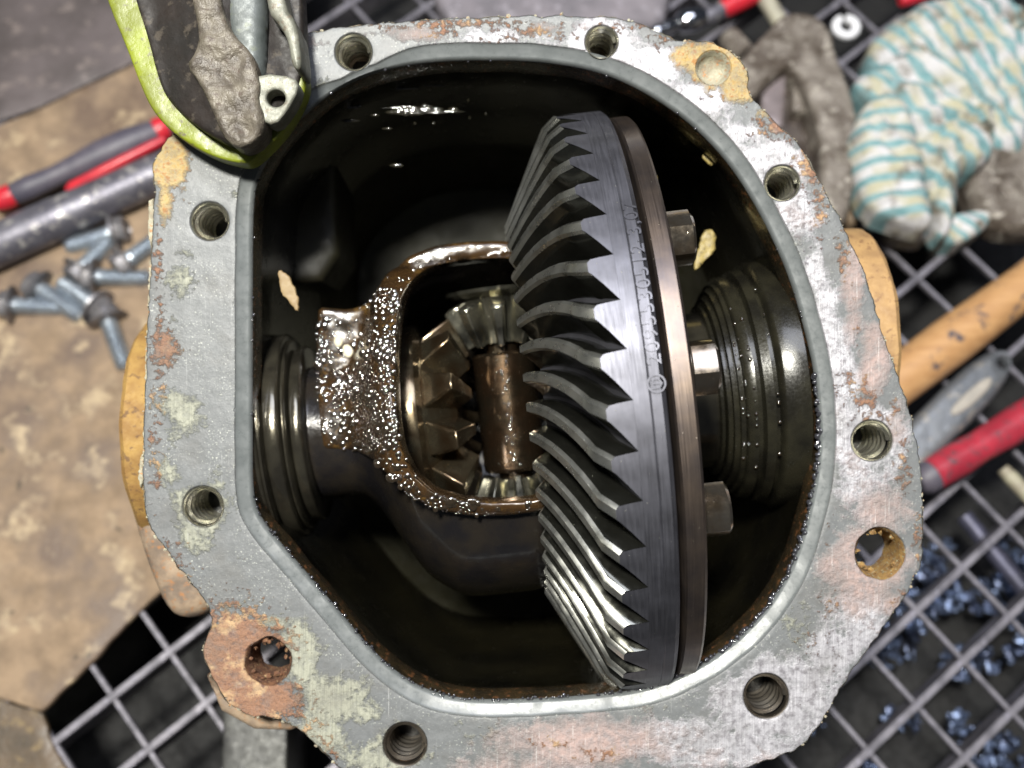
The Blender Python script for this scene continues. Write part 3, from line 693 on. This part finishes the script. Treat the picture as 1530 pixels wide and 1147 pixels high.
# ------------------------------------------------------------------ bevel gears inside the case
def bevel(root, n_t, Rp, Ro, hub_back, mat, th0=0, inner=.52, hk=.27):
    """pitch radius Rp at axial distance Ro from the apex; axis +x away from the apex; angle 0 = +z."""
    L = math.hypot(Rp, Ro); ux, ur = Ro/L, Rp/L; hh = hk*L
    top = (Ro-ur*hh*.5, Rp+ux*hh*.5); rt = (Ro+ur*hh*.55, Rp-ux*hh*.55)
    prof = [(rt[0]*inner, rt[1]*inner), rt, (rt[0]+5, rt[1]+3), (rt[0]+12, top[1]-8), (rt[0]+18, top[1]-6), (rt[0]+hub_back, top[1]-10), (rt[0]+hub_back+3, rt[1]*.9), (rt[0]+hub_back+2, 40), (rt[0]*inner, 40)]
    mk('gear_body', *lathe(prof, 72, closed=True), mat, root, 30)
    p = 2*PI/n_t; V = []; F = []
    for s, q in ((inner*1.02, 1), (1.0, 1), (1.06, .75)):
        for (pt, w) in ((rt, -.38), ((rt[0]*.5+top[0]*.5, rt[1]*.5+top[1]*.5), -.26), (top, -.145), (top, .145), ((rt[0]*.5+top[0]*.5, rt[1]*.5+top[1]*.5), .26), (rt, .38)):
            a, r = pt
            if q < 1: a, r = rt[0]+(a-rt[0])*q+5, rt[1]+(r-rt[1])*q
            else: a, r = a*s, r*s
            if pt is rt: a, r = a+2.0, r-2.0
            t = w*p; V.append((a, r*math.sin(t), r*math.cos(t)))
    for i in range(2):
        for j in range(5): F.append((i*6+j, i*6+j+1, i*6+7+j, i*6+6+j))
        F.append((i*6+5, i*6, i*6+6, i*6+11))
    F.append((0, 1, 2, 3, 4, 5)); F.append((12, 13, 14, 15, 16, 17))
    to = mk('tooth', V, F, mat, root, 28, merge=False)
    bv = to.modifiers.new('b', 'BEVEL'); bv.width = 3*S; bv.segments = 2; bv.limit_method = 'ANGLE'
    to.rotation_euler = (-th0, 0, 0)
    for i in range(1, n_t):
        c = to.copy(); C.objects.link(c); c.parent = root; c.rotation_euler = (-(th0+i*p), 0, 0)
RZ = Matrix.Rotation(ax_t, 4, 'Z')
def frame(axis_dir, up=(0, 0, 1)):
    x = (RZ @ Vector(axis_dir)).normalized(); z = Vector(up); y = z.cross(x); M = Matrix((x, y, z)).transposed(); return M.to_euler()
g = thing('side_gear', 'oily brown toothed side gear with blunt teeth at the left of the case window', 'gear', O, frame((-1, 0, 0)))
g.location = (O[0]*S-12*S, O[1]*S, O[2]*S); bevel(g, 11, 152, 92, 44, M_spider, .2, .60, .29)
g = thing('pinion_gear', 'upper small toothed gear at the top end of the cross shaft', 'gear', O, frame((0, 1, 0)), 'small gears on the cross shaft')
bevel(g, 9, 74, 178, 14, M_pinion, .0, .62, .2)
g = thing('pinion_gear', 'lower small toothed gear at the bottom end of the cross shaft', 'gear', O, frame((0, -1, 0)), 'small gears on the cross shaft')
bevel(g, 9, 74, 170, 14, M_pinion, .05, .62, .2)
s = mk('cross_shaft', *lathe([(-165, .1), (-165, 28), (-99, 28), (-99, 48), (-94, 52), (94, 52), (99, 48), (99, 28), (165, 28), (165, .1)], 64), M_shaft); s.location = [c*S for c in O]; s.rotation_euler = frame((0, 1, 0))
tag(s, 'brown oily steel cross shaft standing upright in the case window', 'shaft')
pts = []
for _ in range(46):
    a = R.uniform(-95, 95); t = R.gauss(.02, .10); r_ = R.uniform(1, 2.8); pts.append((a, 53*math.sin(t), 53*math.cos(t), r_))
tag(mk('oil_drops', *blobs(pts, .5, 2, .3), M_drop, s), kind='stuff')

# bearings
lb = thing('bearing', 'dark oily bearing rings at the left of the differential case', 'bearing', O, (0, 0, ax_t))
def ringpart(a0, a1, r, ri, parent, mat=M_bearing, nm='bearing_ring', b=4):
    return mk(nm, *lathe([(a0, ri), (a0, r-b), (a0+b*.4, r-b*.3), (a0+b, r), (a1-b, r), (a1-b*.4, r-b*.3), (a1, r-b), (a1, ri)], 120, closed=True), mat, parent, 50)
for a0, a1, r in ((-340, -322, 146), (-350, -344, 160), (-376, -352, 170), (-383, -379, 183), (-405, -385, 178)): ringpart(a0, a1, r, 60, lb)
rb = thing('bearing', 'wet black bearing rings right of the ring gear', 'bearing', O, (0, 0, ax_t))
for a0, a1, r in ((328, 335, 142), (338, 343, 152), (346, 350, 164), (353, 358, 174)): ringpart(a0, a1, r, 100, rb, M_bearing2, b=6)
mk('bearing_cup', *lathe([(360, 160), (360, 180), (363, 184), (376, 186), (378, 178), (384, 178), (387, 192), (400, 196), (402, 187), (408, 187), (411, 202), (416, 205), (452, 205)], 120), M_bearing2, rb, 50)
pts = []
for _ in range(46):
    t = R.uniform(-.9, .9); a, r = R.choice([(372, 187), (355, 174), (404, 198), (361, 182)]); pts.append((a, r*math.sin(t), r*math.cos(t), R.uniform(1.2, 3.2)))
tag(mk('oil_drops', *blobs(pts, .8, 2, .1), M_drop, rb), kind='stuff')

# ------------------------------------------------------------------ ground frame (bench grating)
K = .34; Z0 = -950.0; tau = math.atan(K)
def G(sx, sy, h=0.0):
    d = (H-Z0-h/math.cos(tau))/(1-K*(573.5-sy)/H)
    return (sx-765)*d/H, (573.5-sy)*d/H/math.cos(tau)-h*math.sin(tau)*0, h   # u, v on the tilted plane
def GL(pts, h=0): 
    out = []
    for sx, sy in pts:
        d = (H-Z0-h/math.cos(tau))/(1-K*(573.5-sy)/H); x = (sx-765)*d/H; y = (573.5-sy)*d/H; z = H-d
        # project on local axes: Y=(0,cos,-sin), N=(0,sin,cos), origin (0,0,Z0)
        out.append((x, y*math.cos(tau)-(z-Z0)*math.sin(tau)))
    return out
GROT = (-tau, 0, 0)
def gput(o):
    o.location = (0, 0, Z0*S); o.rotation_euler = GROT; return o
def gthing(name, label, cat, group=None): return thing(name, label, cat, (0, 0, Z0), GROT, group)

M_bar = simple('dull_grating_steel', (.20, .19, .215), (.10, .095, .11), .5, .4, .02, .1, .4, 2, (.22, .21, .25))
M_card = None
t = T('oil_stained_cardboard')
n1 = t.noise(.006, 5, .6); n2 = t.noise(.02, 5, .6); n3 = t.noise(.15, 4, .6)
c = t.mix(t.ramp(n2, .35, .65), (.27, .19, .12), (.17, .118, .075)); c = t.mix(t.ramp(n1, .44, .60), c, (.12, .08, .055)); c = t.mix(t.ramp(t.noise(.012, 4, .6, vec=t.stretch((1, 1, 1.7))), .56, .68), c, (.38, .29, .18))
c = t.mix(t.ramp(t.noise(.018, 3), .68, .74), c, (.06, .045, .03))
M_card = t.out(Base_Color=c, Roughness=t.ramp(n1, .4, .6, .8, .5), Normal=t.bump(n3, .4, 4))
M_sheet = simple('grey_brown_sheet', (.115, .095, .095), (.075, .062, .06), .55, .2, .006, .06, .4, 3, (.17, .14, .13))
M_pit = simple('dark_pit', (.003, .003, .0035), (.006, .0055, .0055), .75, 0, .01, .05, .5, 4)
M_chipm = simple('wet_metal_chips', (.16, .21, .34), (.05, .06, .10), .3, .7, .02, .1, .5, 3)

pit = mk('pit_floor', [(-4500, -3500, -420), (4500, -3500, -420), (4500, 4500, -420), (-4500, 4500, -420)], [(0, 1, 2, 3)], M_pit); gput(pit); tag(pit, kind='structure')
grate = gthing('steel_grating', 'dark welded steel grating under the housing and tools', 'grating')
ang = math.radians(39.5); pu, pv = 148.0, 140.0
def barmesh(name, L, w, h, z): return box(-L, L, -w/2, w/2, z-h, z, 2)
c0 = GL([(168, 1041)])[0]
ux, uy = math.cos(ang), math.sin(ang); vx, vy = math.sin(ang), -math.cos(ang)
m1 = mk('bar', *barmesh('bar', 2600, 17, 70, 4), M_bar, grate); m1.rotation_euler = (0, 0, ang)
m2 = mk('cross_bar', *barmesh('cross_bar', 2600, 12, 14, 0), M_bar, grate); m2.rotation_euler = (0, 0, ang-PI/2)
def visible_line(px_, py_, dx, dy):
    for k in range(-60, 61):
        x = px_+dx*k*40; y = py_+dy*k*40
        X = x; Y = y*math.cos(tau); Z = Z0-y*math.sin(tau); q = H/(H-Z); sx = 765+X*q; sy = 573.5-Y*q
        if -20 < sx < 1550 and -20 < sy < 1167 and not (240 < sx < 1330 and 60 < sy < 1100) and not (sx < 215 and sy < 900): return True
    return False
first = True
for i in range(-14, 30):
    x, y = c0[0]+vx*pv*i, c0[1]+vy*pv*i
    if not visible_line(x, y, ux, uy): continue
    o = m1 if first else m1.copy()
    if not first: C.objects.link(o); o.parent = grate
    first = False; kk = -(x*ux+y*uy); o.location = ((x+ux*kk)*S, (y+uy*kk)*S, 0)
first = True
for i in range(-14, 34):
    x, y = c0[0]+ux*pu*i, c0[1]+uy*pu*i
    if not visible_line(x, y, vx, vy): continue
    o = m2 if first else m2.copy()
    if not first: C.objects.link(o); o.parent = grate
    first = False; kk = -(x*vx+y*vy); o.location = ((x+vx*kk)*S, (y+vy*kk)*S, 0)
# metal chips lying below the grating on the right
pts = []
for _ in range(1900):
    sx = R.uniform(1190, 1560); sy = R.uniform(800, 1180)
    if noise.noise(Vector((sx*.012, sy*.012, 3))) < .02: continue
    x, y = GL([(sx, sy)], -240)[0]; pts.append((x, y, -240+R.uniform(-80, 30), R.uniform(3, 13)))
tag(gput(mk('metal_chips', *blobs(pts, .5, 1, 1.2), M_chipm, None, 0)), 'bluish wet metal chips lying under the grating at lower right', 'metal chips', kind='stuff')

# sheets on the left
V, F = slab(rough(densify(GL([(-160, 230), (-60, 212), (60, 160), (206, 92), (330, 200), (420, 700), (300, 830), (222, 898), (140, 985), (62, 1062), (-30, 1035), (-160, 980)], 16), 14), 5, .01, 1), step=36, bev=5, thick=12, zt=16, amp=5, nsc=.008)
tag(gput(mk('cardboard_sheet', V, F, M_card)), 'oil-stained tan cardboard under the loose bolts at left', 'cardboard')
V, F = slab(densify(GL([(-220, -200), (470, -200), (440, 40), (240, 110), (206, 88), (60, 158), (-200, 250)], 12), 30), step=60, bev=4, thick=10, zt=12, amp=3, nsc=.006)
tag(gput(mk('metal_sheet', V, F, M_sheet)), 'dark grey-brown metal sheet at the upper left behind the cardboard', 'sheet')
V, F = slab(rough(densify(GL([(-200, 1010), (-10, 1040), (62, 1066), (82, 1120), (120, 1180), (100, 1260), (-200, 1260)], 10), 14), 4, .02, 2), step=36, bev=4, thick=10, zt=10, amp=5, nsc=.01)
tag(gput(mk('stained_board', V, F, simple('dark_stained_board', (.10, .065, .035), (.05, .035, .02), .5, 0, .012, .08, .5, 3, (.16, .11, .05)))), 'dark brown oily board in the lower left corner', 'board')

# ------------------------------------------------------------------ loose tools and parts
def rod(root, name, p, q, h, prof, mat, n=28, flat=1.0):
    """lathed part lying on the bench from screen point p to q; prof = (0..1 along, radius)"""
    (x0, y0), (x1, y1) = GL([p, q], h); L = math.hypot(x1-x0, y1-y0); a = math.atan2(y1-y0, x1-x0)
    V, F = lathe([(-.5, .05)]+[(t*L, r) for t, r in prof]+[(L*prof[-1][0]+.5, .05)], n)
    M = Matrix.Translation((x0, y0, h)) @ Matrix.Rotation(a, 4, 'Z') @ Matrix.Diagonal((1, 1, flat, 1))
    o = mk(name, *xf((V, F), M), mat, root, 40)
    if root is None: gput(o)
    return o
M_black = simple('dark_grey_rubber', (.06, .055, .075), (.09, .08, .10), .5, 0, .02, .2, .3, 1)
M_red = simple('red_plastic', (.55, .02, .03), (.42, .015, .03), .35, 0, .02, .2, .2, 1)
M_steel = simple('scuffed_steel', (.16, .155, .18), (.10, .095, .115), .45, .5, .015, .1, .4, 2, (.42, .40, .38))
M_zinc = simple('zinc_thread', (.50, .55, .60), (.36, .40, .45), .28, .75, .03, .3, .5, 2)
M_head = simple('greasy_bolt_head', (.27, .26, .27), (.12, .115, .12), .38, .6, .03, .15, .5, 2, (.32, .28, .27))
M_chrome = simple('chrome', (.75, .77, .82), (.6, .62, .66), .12, 1, .03, .1, .1, 1)
M_wood = None
t = T('worn_wood'); w = t.noise(1, 4, .6, vec=t.n('ShaderNodeMapping', {'Vector': t.p, 'Rotation': (0, 0, -.55), 'Scale': (.008, .06, .06)}).outputs[0])
c = t.mix(t.ramp(w, .3, .7), (.50, .29, .13), (.36, .19, .08)); c = t.mix(t.ramp(t.noise(.02, 5, .65), .58, .66), c, (.07, .06, .07))
M_wood = t.out(Base_Color=c, Roughness=.5, Normal=t.bump(w, .3, 2))

sd = gthing('screwdriver', 'black and red screwdriver handle lying above the steel bar at left', 'screwdriver')
rod(sd, 'handle', (18, 292), (236, 196), 62, [(0, 22), (.03, 29), (.12, 31), (.30, 27), (.42, 31), (.62, 40), (.82, 40), (.95, 33), (1, 30)], M_black)
rod(sd, 'end_cap', (-12, 305), (20, 291), 62, [(0, 10), (.15, 24), (.6, 30), (1, 29)], M_red)
rod(sd, 'red_strip', (98, 283), (246, 208), 78, [(0, 4), (.06, 12), (.5, 13), (.9, 12), (1, 9)], M_red)
rod(sd, 'collar', (234, 197), (252, 188), 62, [(0, 31), (.4, 33), (1, 26)], M_red)
rod(sd, 'handle_tip', (250, 190), (300, 166), 62, [(0, 26), (.3, 22), (.35, 7), (1, 7)], M_steel)
b = tag(rod(None, 'steel_bar', (-60, 392), (300, 232), 56, [(0, 52), (.01, 54), (.4, 54), (.42, 52), (1, 50)], M_steel, 32), 'thick scuffed grey steel bar lying diagonally at left', 'steel bar')
def loose_bolt(p, q, lb, first=[None]):
    (x0, y0), (x1, y1) = GL([p, q], 34); a = math.atan2(y1-y0, x1-x0); L = math.hypot(x1-x0, y1-y0)
    org = Matrix.Translation((0, 0, Z0)) @ Matrix.Rotation(-tau, 4, 'X')
    M = org @ Matrix.Translation((x0, y0, 34)) @ Matrix.Rotation(a, 4, 'Z') @ Matrix.Rotation(.12, 4, 'Y')
    if first[0] is None:
        bo = thing('loose_bolt', lb, 'bolt', M.to_translation(), M.to_euler(), 'loose bolts on the cardboard'); first[0] = bo
        V, F = hexbolt(29, 26, 1.3)[1]; mk('bolt_head', [(-x+8, y, z) for x, y, z in V], F, M_head, bo, 25)
        mk('washer_flange', *lathe([(2, .1), (2, 38), (6, 40), (10, 32), (10, .1)], 32), M_head, bo)
        prof = [(8, 17)]
        for i in range(15): prof += [(20+i*6, 18.5), (23+i*6, 16)]
        prof += [(112, 14), (114, .1)]
        mk('threaded_shank', *lathe(prof, 24), M_zinc, bo)
    else: bo = dup(first[0], M.to_translation(), M.to_euler(), lb)
    bo.scale = (1.22,)*3
    return bo
loose_bolt((14, 456), (70, 456), 'leftmost loose bolt, pointing right, at the photo\'s left edge')
loose_bolt((54, 428), (106, 462), 'loose bolt lying over the leftmost one, shank pointing down right')
loose_bolt((138, 414), (205, 412), 'loose bolt pointing right just below the pile')
loose_bolt((150, 462), (105, 430), 'loose bolt with greasy head down right and shank pointing up left')
loose_bolt((178, 345), (124, 358), 'topmost loose bolt, right under the steel bar, shank pointing left')
loose_bolt((118, 408), (150, 368), 'loose bolt tilted upright in the middle of the pile')
loose_bolt((184, 394), (228, 358), 'loose bolt half hidden by the flange, shank pointing up right')
loose_bolt((160, 474), (180, 534), 'lowest loose bolt, standing down towards the ochre flange')

# right side tools
b = tag(rod(None, 'hammer_handle', (1320, 585), (1640, 345), 60, [(0, 56), (.3, 58), (.6, 52), (1, 50)], M_wood, 36), 'worn wooden hammer handle with black smudges at right', 'hammer handle')
M_greyt = simple('worn_grey_grip', (.21, .22, .235), (.14, .15, .165), .38, .5, .008, .05, .4, 3, (.30, .28, .25))
b = thing('grey_grip', 'worn grey tool grip with a hanging hole beside the wooden handle', 'tool grip', (0, 0, Z0), GROT)
gp = GL([(1330, 680), (1350, 640), (1400, 590), (1440, 550), (1475, 525), (1500, 518), (1515, 528), (1515, 552), (1495, 585), (1455, 630), (1410, 670), (1365, 720), (1325, 735)], 60)
hx, hy = GL([(1501, 541)], 60)[0]
V, F = slab(smoothpoly(gp, 2), [[(hx+12*math.cos(i*PI/8), hy+12*math.sin(i*PI/8)) for i in range(16)]], step=12, bev=22, thick=18, zt=64)
mk('grip', V, F, M_greyt, b)
V, F = slab(smoothpoly(GL([(1418, 618), (1425, 604), (1450, 580), (1475, 562), (1484, 566), (1478, 582), (1450, 608), (1428, 622)], 64), 2), step=8, bev=7, thick=6, zt=70)
mk('grip_inlay', V, F, simple('pale_inlay', (.34, .31, .27), (.28, .26, .23), .5), b)
rh = gthing('red_handled_tool', 'red plastic tool handle below the grey grip at right', 'tool handle')
rod(rh, 'handle', (1388, 712), (1600, 585), 62, [(0, 26), (.03, 38), (.2, 40), (.35, 36), (.6, 42), (1, 42)], simple('dull_red_plastic', (.38, .03, .05), (.26, .02, .035), .35, 0, .015, .08, .4, 3, (.10, .05, .06)))
rod(rh, 'end_cap', (1372, 722), (1392, 710), 60, [(0, 24), (.4, 36), (1, 38)], M_black)
b = tag(rod(None, 'wooden_stick', (1498, 700), (1620, 830), 30, [(0, 14), (.1, 17), (1, 16)], simple('pale_stick', (.36, .34, .24), (.25, .22, .16), .6)), 'pale stick end lying on the grating below the red handle', 'stick')
b = tag(rod(None, 'grey_rod', (1530, 880), (1440, 770), -120, [(0, 20), (1, 20)], simple('bluish_rod', (.10, .10, .15), (.07, .07, .1), .4, .5)), 'dim bluish rod seen under the grating at right', 'rod')

# upper right: greasy bracket, rag, washer, socket
M_grease = simple('greasy_grey_casting', (.20, .175, .15), (.075, .058, .045), .5, .1, .012, .05, .8, 8, (.32, .29, .25))
br = gthing('greasy_bracket', 'greasy grey-brown cast yoke between the housing and the striped rag', 'cast bracket')
V, F = slab(smoothpoly(GL([(1085, 130), (1100, 95), (1120, 70), (1150, 42), (1165, 22), (1195, 14), (1225, 22), (1245, 48), (1250, 80), (1268, 120), (1282, 170), (1285, 230), (1275, 290), (1262, 340), (1225, 330), (1228, 260), (1225, 190), (1205, 130), (1185, 95), (1160, 110), (1120, 150)], 150), 1), step=12, bev=16, thick=130, zt=150, amp=16, nsc=.015)
mk('yoke', V, F, M_grease, br)
V, F = slab(smoothpoly(GL([(1120, 90), (1240, 90), (1262, 170), (1262, 340), (1185, 330), (1120, 180)], 60), 1), step=24, bev=20, thick=60, zt=60, amp=8)
mk('yoke_web', V, F, simple('dark_web', (.07, .055, .045), (.04, .03, .025), .4, .3, .02, .08, .5, 4, (.14, .11, .09)), br)
V, F = slab(GL([(1143, 88), (1176, 100), (1170, 190), (1135, 180)], 110), step=20, bev=6, thick=50, zt=110)
mk('flat_pad', V, F, simple('pinkish_steel', (.24, .20, .20), (.18, .15, .15), .4, .4), br)
V, F = slab(GL([(1185, 112), (1216, 112), (1218, 165), (1184, 165)], 100), step=20, bev=8, thick=50, zt=100)
mk('flat_pad', V, F, M_grease, br)
V, F = slab(smoothpoly(GL([(1270, 230), (1290, 240), (1296, 290), (1285, 335), (1262, 330), (1262, 270)], 60), 2), step=14, bev=20, thick=40, zt=60)
mk('lower_lobe', V, F, simple('rusty_lobe', (.17, .12, .075), (.10, .07, .045), .6), br)
b = gthing('washer', 'white split washer on the grating between bracket and rag', 'washer')
(wx, wy), = GL([(1264, 40)], 24)
V, F = lathe([(16, 16), (16, 34), (20, 38), (28, 38), (32, 34), (32, 20), (28, 16)], 40, a0=.1, a1=2*PI-.35, closed=True, axis='z')
mk('washer_body', [(x+wx, y+wy, z) for x, y, z in V], F, simple('white_plastic', (.72, .72, .75), (.6, .6, .62), .4), b)
sk = gthing('socket_wrench', 'chrome socket wrench end with red handle at the top edge', 'wrench')
rod(sk, 'handle', (1076, 16), (1180, -36), 50, [(0, 22), (.1, 27), (1, 27)], M_red)
rod(sk, 'collar', (1052, 28), (1078, 15), 50, [(0, 20), (.3, 24), (1, 24)], M_steel)
rod(sk, 'drive_head', (1010, 36), (1054, 24), 52, [(0, 20), (.15, 32), (.5, 34), (.85, 30), (1, 22)], M_chrome)
rod(sk, 'socket', (976, 50), (1012, 36), 52, [(0, 16), (.1, 20), (.35, 17), (.4, 20), (.8, 20), (1, 17)], M_chrome)
b = tag(rod(None, 'wooden_stick', (1172, 44), (1120, -40), 44, [(0, 17), (.06, 22), (1, 24)], simple('beige_stick', (.36, .34, .26), (.27, .25, .2), .6)), 'beige stick end pointing down from the top edge above the bracket', 'stick')
b = tag(rod(None, 'red_tube', (1345, 2), (1420, -22), 60, [(0, 14), (.1, 18), (1, 18)], M_red), 'red tube end at the top edge beside the rag', 'tube')
V, F = slab(smoothpoly(GL([(640, -60), (1010, -60), (1000, 12), (985, 36), (940, 44), (800, 36), (700, 40), (655, 24)], 60), 2), step=24, bev=30, thick=50, zt=70, amp=10, nsc=.01)
tag(gput(mk('grey_cloth', V, F, simple('grey_cloth', (.20, .18, .20), (.13, .12, .135), .8, 0, .01, .1, .5, 5, (.26, .24, .27)))), 'blurred grey crumpled cloth behind the upper edge of the housing', 'cloth')
b = thing('small_bushing', 'dusty grey bushing between the housing and the greasy bracket', 'bushing', (0, 0, Z0), GROT)
rod(b, 'bushing', (1086, 52), (1112, 82), 50, [(0, 24), (.1, 30), (.9, 32), (1, 26)], M_grease)

# striped rag
def rag_mat(name, ang_, w, ph):
    t = T(name)
    v = t.n('ShaderNodeMapping', {'Vector': t.p, 'Rotation': (0, 0, ang_)}).outputs[0]
    y = t.n('ShaderNodeSeparateXYZ', {0: v}).outputs[1]
    wob = t.math('MULTIPLY', t.math('SUBTRACT', t.noise(.012, 3), .5), 14)
    f = t.math('FRACT', t.math('ADD', t.math('DIVIDE', t.math('ADD', y, wob), w), ph))
    st = t.math('MULTIPLY', t.ramp(f, .52, .58), t.ramp(f, .98, .92))
    base = t.mix(t.ramp(t.noise(.015, 4), .4, .6), (.50, .49, .50), (.38, .36, .26))
    teal = t.mix(t.ramp(t.noise(.03, 4), .4, .6), (.13, .255, .27), (.20, .32, .335))
    c = t.mix(st, base, teal); c = t.mix(t.ramp(t.noise(.014, 5, .6), .54, .68), c, (.13, .11, .08))
    return t.out(Base_Color=c, Roughness=.9, Normal=t.bump(t.math('ADD', t.noise(.03, 4), t.math('MULTIPLY', t.noise(.4, 2), .15)), .7, 8))
rag = gthing('striped_rag', 'crumpled white rag with teal stripes at upper right', 'rag')
def fold(pts, zt, bev, mat, amp=10, nsc=.012, seed=0, thick=60):
    def zr(x, y):
        o_ = []
        for a, b_ in zip(x, y):
            wv = noise.noise(Vector((a*.004, b_*.004, seed)))*2; q = (a*math.cos(.9+wv*.3)+b_*math.sin(.9+wv*.3))*.011
            o_.append(zt-abs(noise.noise(Vector((q*1.6, b_*.003, seed+4))))*amp*2.4-abs(noise.noise(Vector((a*.018, b_*.018, seed))))*amp*1.1)
        return np.array(o_)
    V, F = slab(smoothpoly(GL(pts, zt), 2), step=8, bev=bev, thick=thick, zt=zr, amp=amp*.5, nsc=nsc, seed=seed, rings=(.02, .06, .15, .3, .5, .75))
    mk('fold', V, F, mat, rag, 60)
fold([(1300, 60), (1330, 20), (1380, -10), (1440, -30), (1530, -30), (1570, 40), (1560, 200), (1500, 230), (1420, 120), (1330, 110)], 110, 60, rag_mat('rag_dirty', 1.1, 44, 0), 22, .01, 2)
fold([(1278, 112), (1300, 88), (1350, 62), (1400, 60), (1450, 84), (1488, 120), (1502, 170), (1498, 215), (1470, 240), (1448, 232), (1446, 290), (1430, 340), (1412, 338), (1395, 260), (1370, 170), (1310, 140)], 170, 52, rag_mat('rag_diagonal', .85, 50, .2), 20, .012, 5)
fold([(1276, 205), (1285, 165), (1305, 135), (1335, 122), (1362, 140), (1380, 180), (1392, 240), (1404, 310), (1396, 334), (1350, 318), (1312, 305), (1290, 260)], 215, 46, rag_mat('rag_cross', -.04, 44, .5), 12, .014, 9)
fold([(1398, 335), (1420, 318), (1455, 305), (1490, 310), (1480, 335), (1440, 360), (1412, 356)], 90, 26, rag_mat('rag_tail', .7, 34, .1), 12, .02, 11)
fold([(1336, 322), (1370, 318), (1400, 334), (1392, 352), (1350, 350), (1334, 338)], 80, 22, rag_mat('rag_tuft', .3, 34, .7), 10, .02, 13)
V, F = slab(smoothpoly(GL([(1440, 220), (1500, 190), (1570, 170), (1600, 330), (1540, 345), (1480, 335), (1450, 290)], 60), 2), step=20, bev=40, thick=50, zt=70, amp=26, nsc=.02)
tag(gput(mk('greasy_part', V, F, M_grease)), 'dark greasy lumpy part at the right edge behind the rag', 'machine part')

# bottom leg under the housing
V, F = slab(GL([(334, 1010), (430, 1010), (428, 1220), (330, 1220)], 200), step=26, bev=5, thick=200, zt=200, amp=3)
tag(gput(mk('support_plate', V, F, simple('grey_flat_bar', (.07, .07, .065), (.045, .045, .043), .5, .3, .01, .06, .4, 3, (.03, .03, .03)))), 'grey flat steel plate under the rusty lower left lug', 'steel plate')

# ------------------------------------------------------------------ tool with lime edge, upper left
M_lime = simple('scuffed_lime_paint', (.20, .235, .014), (.14, .16, .014), .42, 0, .02, .12, .4, 2, (.10, .09, .04))
M_toolin = simple('dark_oily_steel', (.016, .011, .009), (.009, .007, .006), .6, .0, .015, .1, .4, 2, (.05, .04, .03))
M_clay = simple('caked_grease', (.155, .135, .105), (.07, .058, .046), .5, .1, .035, .06, .7, 7, (.09, .07, .055))
M_blue = simple('blue_grey_steel', (.085, .095, .095), (.05, .058, .055), .5, .2, .02, .1, .3, 2, (.09, .10, .08))
M_pale = simple('pale_worn_steel', (.22, .22, .18), (.12, .12, .095), .5, .2, .03, .15, .5, 2, (.14, .12, .09))
tl = thing('clamp_jaw', 'dark steel tool jaw with lime painted edge resting on the upper left of the housing', 'clamp tool')
def tp(pts, z, bev, thick, mat, nm, amp=0, nsc=.03, holes=(), sm=2, step=8, zt=None, seed=0):
    V, F = slab(smoothpoly(W2(pts, z), sm) if sm else W2(pts, z), holes, step=step, bev=bev, thick=thick, zt=z if zt is None else zt, amp=amp, nsc=nsc, seed=seed)
    return mk(nm, V, F, mat, tl, 45)
lim = [(110, -160), (160, 4), (185, 62), (214, 140), (232, 172), (262, 202), (312, 232), (352, 243), (372, 244), (392, 228), (428, 190), (452, 146), (459, 118), (450, 95), (430, -160)]
inn_ = [(160, -160), (199, -6), (218, 50), (236, 122), (252, 152), (290, 187), (328, 212), (360, 226), (380, 221), (412, 186), (440, 142), (449, 116), (456, 70), (440, -160)]
tp(lim, 60, 5, 36, M_lime, 'painted_edge', amp=1.5)
def ridge(x, y):
    sx = x/(1-.05)+765; sy = 573.5-y/(1-.05)
    d = np.abs(sx-(318+np.maximum(0, sy-40)*.22)); return 66+np.clip(46-d*.5, 0, 46)*(sy < 215)
tp(inn_, 66, 7, 30, M_toolin, 'jaw_body', amp=2.5, zt=ridge, nsc=.05)
zfun = lambda x, y: 70+np.maximum(0, y-380)*.12
tp([(318, -160), (394, -160), (396, 60), (392, 122), (376, 136), (350, 100), (330, 50)], 98, 20, 60, M_blue, 'steel_shank')
tp([(262, -100), (318, -100), (326, -10), (334, 24), (348, 50), (372, 74), (382, 94), (384, 112), (388, 128), (384, 148), (394, 172), (392, 196), (376, 214), (352, 222), (330, 200), (314, 160), (296, 122), (276, 96), (290, 76), (296, 50), (286, 0)], 118, 9, 60, M_clay, 'caked_grease', amp=12, nsc=.022, step=4, seed=3, sm=1)
hx, hy = W(412, 146, 108)[:2]
tp([(366, 128), (390, 108), (440, 114), (447, 132), (430, 164), (410, 188), (386, 178)], 108, 4, 40, M_pale, 'boss', amp=1.5, holes=[[(hx+13*math.cos(i*PI/10), hy+12*math.sin(i*PI/10)) for i in range(20)]], sm=1, step=5)
tp([(392, -120), (408, -120), (424, 8), (442, 30), (448, 70), (450, 100), (442, 104), (434, 92), (430, 60), (416, 34), (396, 14)], 120, 7, 70, M_pale, 'side_ear', amp=1.5, step=6)
